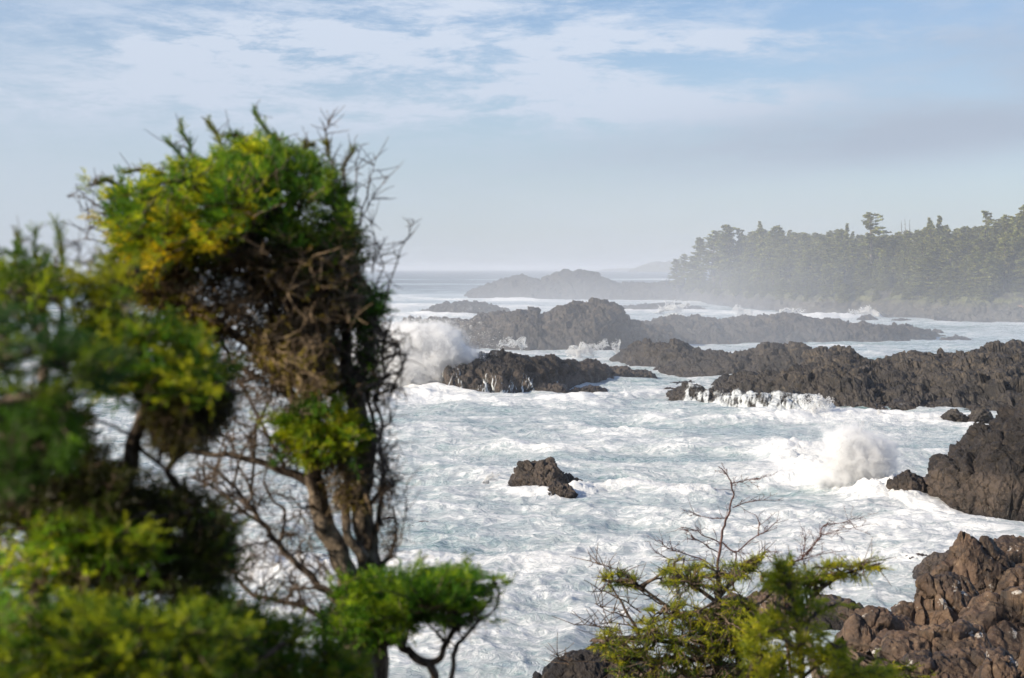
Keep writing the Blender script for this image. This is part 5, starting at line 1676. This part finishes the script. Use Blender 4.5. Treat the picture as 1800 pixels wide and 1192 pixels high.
# --- very near out-of-focus bough at the left edge
plant('spruce_bough', 4.4, (-260, 1150),
      trunks=[[(-280, 1150, 22), (-200, 900, 20), (-120, 740, 14), (-40, 660, 10), (60, 620, 7), (140, 610, 4)]],
      limbs=[[(-120, 740, 9), (-30, 720, 7), (50, 700, 5), (110, 720, 3)], [(-40, 660, 6), (20, 600, 5), (70, 580, 3)], [(60, 700, 4), (90, 750, 3), (100, 800, 2)]],
      leaders=[],
      zones=[
          dict(poly=[(-60, 560), (20, 545), (90, 560), (140, 590), (215, 610), (232, 650), (200, 690), (130, 700), (60, 715), (-60, 720)], n1=34, n2=330, leaf=8, depth=0.22, fl=(0.35, 0, 0.05), gain=0.9, tint=((0.012, 0.040, 0.022), (0.024, 0.070, 0.030), (0.10, 0.15, 0.02)), fine=0.3),
          dict(poly=[(50, 700), (120, 700), (135, 760), (110, 815), (80, 810), (60, 760)], n1=12, n2=110, leaf=8, depth=0.12, fl=(0.1, 0, -0.5), tint=(DKG, (0.03, 0.07, 0.016), GREEN), fine=0.3),
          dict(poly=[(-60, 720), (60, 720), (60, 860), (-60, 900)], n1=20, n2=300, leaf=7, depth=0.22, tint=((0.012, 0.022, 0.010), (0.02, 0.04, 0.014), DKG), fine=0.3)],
      label='blurred bluish-green bough reaching in from the left edge', cat='bough', seed=9, size=0.05)

# --- bushes along the bottom left
plant('spruce_bush', 6.0, (230, 1400),
      trunks=[[(230, 1400, 16), (220, 1250, 14), (200, 1150, 10)], [(60, 1400, 14), (50, 1250, 12), (40, 1150, 8)], [(400, 1400, 14), (390, 1250, 12), (380, 1150, 8)]],
      limbs=[[(220, 1250, 8), (150, 1180, 6), (100, 1120, 4)], [(220, 1250, 8), (280, 1170, 6), (310, 1100, 4)], [(390, 1250, 8), (450, 1170, 6), (500, 1130, 4)], [(50, 1250, 8), (10, 1160, 6), (-20, 1100, 4)]],
      leaders=[(0.5, [(235, 1100), (240, 1060), (232, 1030)]), (0.3, [(150, 1090), (140, 1050), (150, 1020)]), (0, [(230, 1070), (243, 1040), (240, 1010)]), (0.6, [(330, 1070), (335, 1045)]), (0, [(270, 1090), (280, 1040)])],
      zones=[
          dict(poly=[(-40, 1100), (40, 1110), (90, 1070), (140, 1045), (190, 1075), (250, 1080), (300, 1095), (350, 1060), (400, 1085), (430, 1130), (440, 1215), (-40, 1215)], n1=90, n2=1250, leaf=9, depth=0.45, fl=(-0.15, -0.2, 0.25), tint=((0.02, 0.05, 0.012), (0.055, 0.10, 0.014), (0.17, 0.21, 0.02)), fine=0.8, cs=0.03, cl=0.12),
          dict(poly=[(-40, 1040), (60, 1060), (140, 1050), (120, 1090), (60, 1100), (-40, 1110)], n1=20, n2=130, leaf=5, depth=0.4, twig=BR, tint=(DKG, GREEN, YEL), fine=2, clump=0.9)],
      label='bright yellow-green bush filling the lower left corner', cat='bush', seed=13, size=0.075)
plant('spruce_bush', 7.4, (520, 1360),
      trunks=[[(520, 1360, 14), (510, 1250, 12), (500, 1170, 9)], [(430, 1360, 12), (420, 1240, 10), (400, 1140, 8)]],
      limbs=[[(510, 1250, 8), (570, 1180, 6), (610, 1160, 4)], [(420, 1240, 8), (370, 1140, 6), (340, 1090, 4)], [(500, 1190, 6), (470, 1120, 4)]],
      leaders=[(0, [(470, 1140), (500, 1110), (545, 1098)]), (0, [(420, 1100), (450, 1075)])],
      zones=[
          dict(poly=[(300, 1060), (360, 1045), (420, 1062), (470, 1085), (530, 1100), (560, 1120), (590, 1150), (640, 1165), (650, 1215), (330, 1215)], n1=70, n2=900, leaf=8, depth=0.4, fl=(0, -0.1, 0.2), tint=(DKG, (0.055, 0.10, 0.016), (0.14, 0.17, 0.02)), fine=0.8, cs=0.03),
          dict(poly=[(330, 1060), (480, 1080), (500, 1130), (400, 1140)], n1=14, n2=160, leaf=0, depth=0.3, twig=BR, fine=2.0)],
      label='darker green bush at the bottom between the corner bush and the twisted trunks', cat='bush', seed=15, size=0.08)

# --- young spruce at lower right, almost in focus
PT_A = ((0.036, 0.062, 0.010), (0.120, 0.155, 0.016), (0.25, 0.25, 0.025))
plant('young_spruce', 22.0, (1262, 1330),
      trunks=[[(1258, 1330, 11), (1262, 1192, 9), (1266, 1120, 8), (1262, 1060, 6), (1264, 1005, 4)], [(1300, 1330, 8), (1300, 1192, 7), (1292, 1100, 5), (1310, 1050, 4)]],
      limbs=[[(1266, 1130, 5), (1210, 1090, 4), (1165, 1060, 3.2), (1130, 1035, 2.4), (1112, 1018, 1.6)], [(1262, 1060, 4), (1220, 1030, 3), (1185, 1005, 2)], [(1264, 1050, 4), (1300, 1010, 3), (1342, 978, 2)],
             [(1264, 1150, 5), (1180, 1130, 4), (1100, 1120, 3), (1045, 1125, 2)], [(1264, 1160, 5), (1170, 1160, 4), (1090, 1160, 3)], [(1280, 1150, 5), (1340, 1120, 4), (1380, 1100, 3)], [(1266, 1110, 4), (1320, 1070, 3), (1360, 1040, 2)]],
      leaders=[(0, [(1165, 1063), (1135, 1045), (1100, 1010), (1060, 995), (1040, 987)]), (0, [(1130, 1078), (1100, 1060), (1060, 1040), (1045, 1030)]), (0, [(1110, 1090), (1070, 1075), (1046, 1060)]),
               (0, [(1090, 1108), (1050, 1100), (1010, 1098)]), (0, [(1120, 1105), (1080, 1095), (1040, 1100)]), (0, [(1000, 1168), (985, 1158), (978, 1150)]), (0.8, [(1320, 1000), (1336, 985), (1346, 970)])],
      zones=[
          dict(poly=[(1160, 1002), (1180, 988), (1230, 994), (1262, 1000), (1300, 988), (1340, 972), (1348, 984), (1330, 1002), (1302, 1018), (1290, 1040), (1255, 1046), (1215, 1032), (1190, 1042), (1165, 1028)], n1=34, n2=330, leaf=8, depth=0.5, tint=PT_A, fine=0.6, cs=0.05, reach=34),
          dict(poly=[(1055, 1022), (1075, 1011), (1110, 1010), (1124, 1026), (1100, 1036), (1062, 1030)], n1=9, n2=70, leaf=7, depth=0.15, tint=PT_A, fine=0.8, reach=24),
          dict(poly=[(1108, 1102), (1150, 1070), (1200, 1062), (1240, 1070), (1300, 1052), (1336, 1062), (1345, 1092), (1290, 1100), (1220, 1092), (1160, 1106)], n1=30, n2=340, leaf=8, depth=0.45, tint=PT_A, fine=0.6, cs=0.05, reach=34),
          dict(poly=[(1028, 1126), (1070, 1108), (1130, 1104), (1200, 1106), (1300, 1090), (1335, 1110), (1330, 1160), (1230, 1162), (1150, 1158), (1070, 1156), (1040, 1142)], n1=46, n2=620, leaf=8, depth=0.55, dc=-0.2, fl=(-0.15, -0.2, -0.05), tint=PT_A, fine=0.6, cs=0.05, reach=40),
          dict(poly=[(1050, 1150), (1120, 1150), (1250, 1150), (1380, 1140), (1400, 1215), (1090, 1215)], n1=46, n2=560, leaf=7, depth=0.5, tint=(DKG, (0.08, 0.11, 0.018), (0.20, 0.2, 0.03)), twig=(1, .9, .8), fine=1.2, cs=0.05, reach=40),
          dict(poly=[(1200, 1080), (1320, 1080), (1320, 1150), (1220, 1150)], n1=24, n2=260, leaf=4, depth=0.35, dc=0.3, tint=((0.015, 0.025, 0.01), DKG, GREEN), fine=1.2, reach=40),
      ],
      label='young spruce with layered drooping boughs right of centre', cat='tree', tmpl=SPR_F, seed=21, size=0.125)
plant('young_spruce', 17.5, (1480, 1400),
      trunks=[[(1480, 1400, 12), (1450, 1250, 10), (1425, 1150, 8), (1405, 1080, 6), (1392, 1010, 4)]],
      limbs=[[(1415, 1100, 5), (1430, 1050, 4), (1470, 1015, 3), (1520, 998, 2), (1548, 990, 1.4)], [(1405, 1080, 4), (1370, 1040, 3), (1340, 1020, 2)], [(1425, 1150, 5), (1370, 1120, 4), (1330, 1110, 2)], [(1430, 1170, 5), (1470, 1150, 4), (1500, 1140, 2)]],
      leaders=[(1, [(1480, 1008), (1520, 994), (1550, 985)]), (1, [(1385, 1010), (1392, 990), (1390, 978)])],
      zones=[
          dict(poly=[(1395, 1022), (1440, 996), (1500, 990), (1545, 984), (1549, 994), (1520, 1008), (1480, 1020), (1430, 1032), (1395, 1034)], n1=18, n2=210, leaf=8, depth=0.2, fl=(0.3, 0, 0), tint=PT_A, fine=0.4, cs=0.05, reach=30),
          dict(poly=[(1335, 1012), (1360, 1000), (1385, 990), (1402, 1005), (1425, 1012), (1440, 1036), (1400, 1052), (1350, 1036)], n1=16, n2=150, leaf=8, depth=0.3, tint=PT_A, fine=0.4, reach=34),
          dict(poly=[(1520, 1170), (1600, 1168), (1640, 1185), (1650, 1215), (1500, 1215)], n1=16, n2=130, leaf=7, depth=0.3, tint=PT_A, fine=0.6)],
      label='second young spruce with one bough pointing right over the water', cat='tree', tmpl=SPR_F, seed=23, size=0.115)
PT_B = ((0.085, 0.115, 0.018), (0.20, 0.225, 0.03), (0.29, 0.29, 0.055))
plant('spruce_sapling', 11.0, (1430, 1420),
      trunks=[[(1430, 1420, 9), (1420, 1280, 8), (1410, 1180, 6), (1400, 1080, 4), (1382, 1010, 3)]],
      limbs=[[(1408, 1150, 4), (1370, 1120, 3), (1330, 1115, 2)], [(1404, 1110, 3), (1440, 1075, 2.4), (1475, 1060, 1.8)], [(1412, 1190, 4), (1460, 1150, 3), (1490, 1130, 2)], [(1414, 1220, 4), (1360, 1190, 3), (1320, 1180, 2)], [(1400, 1080, 3), (1360, 1060, 2)], [(1418, 1250, 4), (1480, 1200, 3), (1520, 1180, 2)]],
      leaders=[(1, [(1395, 1060), (1378, 1020), (1372, 1000)])],
      zones=[
          dict(poly=[(1350, 1012), (1378, 1000), (1400, 1018), (1395, 1045), (1362, 1040)], n1=5, n2=14, leaf=4, depth=0.1, tint=PT_B, fine=0.1, reach=40),
          dict(poly=[(1380, 1070), (1430, 1048), (1480, 1052), (1470, 1072), (1430, 1095), (1385, 1108), (1330, 1128), (1308, 1118), (1340, 1098)], n1=12, n2=30, leaf=4, depth=0.15, tint=PT_B, fine=0.2, reach=50),
          dict(poly=[(1310, 1120), (1390, 1110), (1425, 1125), (1410, 1160), (1330, 1165)], n1=10, n2=40, leaf=4, depth=0.15, tint=PT_B, fine=0.2, reach=50),
          dict(poly=[(1440, 1120), (1490, 1122), (1500, 1150), (1470, 1170), (1430, 1160)], n1=7, n2=22, leaf=4, depth=0.15, tint=PT_B, fine=0.2, reach=50),
          dict(poly=[(1330, 1165), (1400, 1150), (1500, 1160), (1560, 1185), (1600, 1215), (1300, 1215)], n1=16, n2=70, leaf=4, depth=0.2, tint=PT_B, fine=0.3, reach=50)],
      label='nearest out-of-focus sapling with broad bright sprays in front of the young spruces', cat='sapling', seed=25, size=0.17)


# --- bare reddish shrubs standing against the foam
def bare(name, D, foot, stems, label, seed, n=130, twl=26):
    g = np.random.default_rng(seed)
    rp = at(foot[0], foot[1], D)
    root = empty(name, rp)
    tag(root, label, 'shrub')
    m_ = D / FPX
    Ls, st = [], MB()
    for pts in stems:
        P = np.array([at(p[0], p[1], D + (p[3] if len(p) > 3 else 0)) for p in pts])
        v, q, L, rr = limb(P, np.array([p[2] for p in pts]) * m_ * 0.72, sides=6, sub=5, wob=1.2, seed=seed + len(Ls))
        mb = MB()
        mb.add(v, Q=q)
        mb.build('stem' if len(Ls) == 0 else 'branch', M_twig_red, root, origin=rp)
        Ls.append(L)
    T = [norm(np.gradient(L, axis=0)) for L in Ls]
    L, T = np.concatenate(Ls), np.concatenate(T)
    k = g.integers(0, len(L), n)
    d = norm(T[k] + g.normal(size=(n, 3)) * [0.9, 0.9, 0.6])
    e = L[k] + d * (twl * m_ * (0.4 + 1.0 * g.random((n, 1))))
    v, q, L2 = strands(L[k], (L[k] + e) / 2 + g.normal(size=e.shape) * 2 * m_, e, 0.6 * m_, 0.3 * m_, K=5, wob=0.03, rng=g)
    st.add(v, Q=q)
    k2 = g.integers(0, n, n * 2)
    j = g.integers(1, 5, n * 2)
    b0 = L2[k2, j]
    e2 = b0 + norm(d[k2] + g.normal(size=(n * 2, 3)) * 0.8) * (twl * 0.5 * m_ * g.random((n * 2, 1)))
    v, q, _ = strands(b0, (b0 + e2) / 2, e2, 0.6 * m_, 0.35 * m_, K=3)
    st.add(v, Q=q)
    st.build('twigs', M_twig_red, root, origin=rp)


bare('bare_shrub', 23.5, (1262, 1300), [
    [(1262, 1300, 5), (1262, 1150, 4.5), (1262, 1060, 4), (1263, 997, 3.4), (1268, 950, 3), (1272, 923, 2.7), (1283, 900, 2.5), (1288, 867, 2.2), (1283, 847, 1.8), (1275, 832, 1.4), (1262, 820, 1)],
    [(1284, 850, 1.4), (1310, 845, 1.1), (1343, 840, 0.7)], [(1288, 892, 1.5), (1320, 882, 1.2), (1357, 879, 0.8)],
    [(1277, 912, 1.5), (1240, 910, 1.2), (1210, 897, 0.8)], [(1268, 956, 1.7), (1235, 940, 1.3), (1222, 932, 1.1), (1197, 926, 0.8)],
    [(1262, 1000, 2), (1235, 985, 1.6), (1200, 972, 1.3), (1180, 966, 1), (1162, 956, 0.8)], [(1240, 985, 1.4), (1205, 985, 1), (1175, 982, 0.8), (1150, 968, 0.6)],
    [(1270, 955, 1.9), (1293, 970, 1.9), (1320, 950, 1.7), (1346, 933, 1.4), (1366, 917, 1)], [(1293, 968, 1.7), (1292, 1000, 2), (1290, 1040, 2.2)],
    [(1333, 942, 1.4), (1333, 912, 1.1), (1316, 900, 0.7)], [(1262, 972, 1.5), (1230, 952, 1.2), (1215, 945, 1)],
], 'tall bare reddish shrub standing up out of the young spruce', 31, 150)
bare('bare_shrub', 18.5, (1400, 1300), [
    [(1400, 1300, 4), (1385, 1150, 3.5), (1380, 1050, 3), (1382, 1000, 2.6), (1410, 980, 2.2), (1432, 958, 2), (1442, 940, 1.7), (1447, 925, 1.4), (1480, 918, 1.0), (1510, 910, 0.7)],
    [(1442, 942, 1.2), (1470, 934, 1), (1525, 922, 0.6)], [(1384, 1000, 1.6), (1370, 990, 1.3), (1362, 978, 0.9)], [(1412, 980, 1.2), (1414, 960, 1), (1415, 945, 0.7)], [(1417, 1000, 1.4), (1412, 985, 1.2), (1408, 975, 1)],
    [(1405, 985, 1.4), (1440, 975, 1), (1470, 970, 0.7)],
], 'bare shrub with a twiggy arm swept right beside the taller bare one', 33, 110)

# ------------------------------------------------------------------ air
def mist_material(name, dens, col=(0.86, 0.91, 1.0), an=0.0):
    m, t = new_mat(name)
    v = t.n('ShaderNodeVolumePrincipled', i_Color=col, i_Density=dens, i_Anisotropy=an)
    o_ = t.n('ShaderNodeOutputMaterial')
    t.t.links.new(v.outputs[0], o_.inputs['Volume'])
    return m


def box(name, lo, hi, mat):
    lo, hi = np.array(lo, float), np.array(hi, float)
    V = np.array([[x, y, z] for x in (lo[0], hi[0]) for y in (lo[1], hi[1]) for z in (lo[2], hi[2])])
    F = np.array([[0, 1, 3, 2], [4, 6, 7, 5], [0, 4, 5, 1], [2, 3, 7, 6], [0, 2, 6, 4], [1, 5, 7, 3]])
    o = link_mesh(name, V, F, mat, smooth=False)
    return o


tag(box('haze', (-61000, -61000, -4), (61000, 61000, 52), mist_material('haze air', HAZE)), kind='stuff')


def sea_mist(name, lo, hi, dens, zfall, blobs, label, rate=0.5):
    """salt haze off the surf: thins with height, gathers over the breakers"""
    m, t = new_mat('drifting mist')
    P = t.n('ShaderNodeNewGeometry').outputs['Position']
    tc_ = t.n('ShaderNodeTexCoord').outputs['Object']
    sp = t.n('ShaderNodeSeparateXYZ', i_0=tc_)
    x_, y_, z_ = sp.outputs
    tot = None
    for (cx, cy, rx, ry, k) in blobs:
        a1 = t.m('DIVIDE', t.m('SUBTRACT', x_, cx), rx)
        b1 = t.m('DIVIDE', t.m('SUBTRACT', y_, cy), ry)
        e = t.m('MULTIPLY', t.m('POWER', 2.718, t.m('MULTIPLY', t.m('ADD', t.m('MULTIPLY', a1, a1), t.m('MULTIPLY', b1, b1)), -1.0)), k)
        tot = e if tot is None else t.m('ADD', tot, e)
    fz = t.m('POWER', 2.718, t.m('DIVIDE', t.m('MAXIMUM', z_, 0.0), -zfall))
    top = t.ss(z_, hi[2] - 12, hi[2] - 1, 1, 0)
    nz = t.ss(t.noise(t.map(tc_, scale=(1, 1, 2.2)), 0.022, 3, 0.6), 0.33, 0.66, 0.45, 1.45)
    d = t.m('MULTIPLY', t.m('MULTIPLY', tot, fz), t.m('MULTIPLY', top, nz))
    v = t.n('ShaderNodeVolumePrincipled', i_Color=(0.86, 0.91, 1.0), i_Density=t.m('MULTIPLY', d, dens), i_Anisotropy=0.0)
    o_ = t.n('ShaderNodeOutputMaterial')
    t.t.links.new(v.outputs[0], o_.inputs['Volume'])
    m.cycles.volume_step_rate = rate
    o = box(name, lo, hi, m)
    tag(o, label, 'mist', kind='stuff')


if MIST:
    sea_mist('sea_mist', (-260, 115, -3), (420, 820, 58), 0.0020, 20.0,
             [(75, 500, 95, 150, 1.5), (40, 258, 95, 55, 2.3), (20, 700, 120, 110, 0.7), (60, 196, 60, 30, 1.5), (-60, 180, 60, 60, 0.4)],
             'salt haze drifting off the surf in front of the wooded headland')
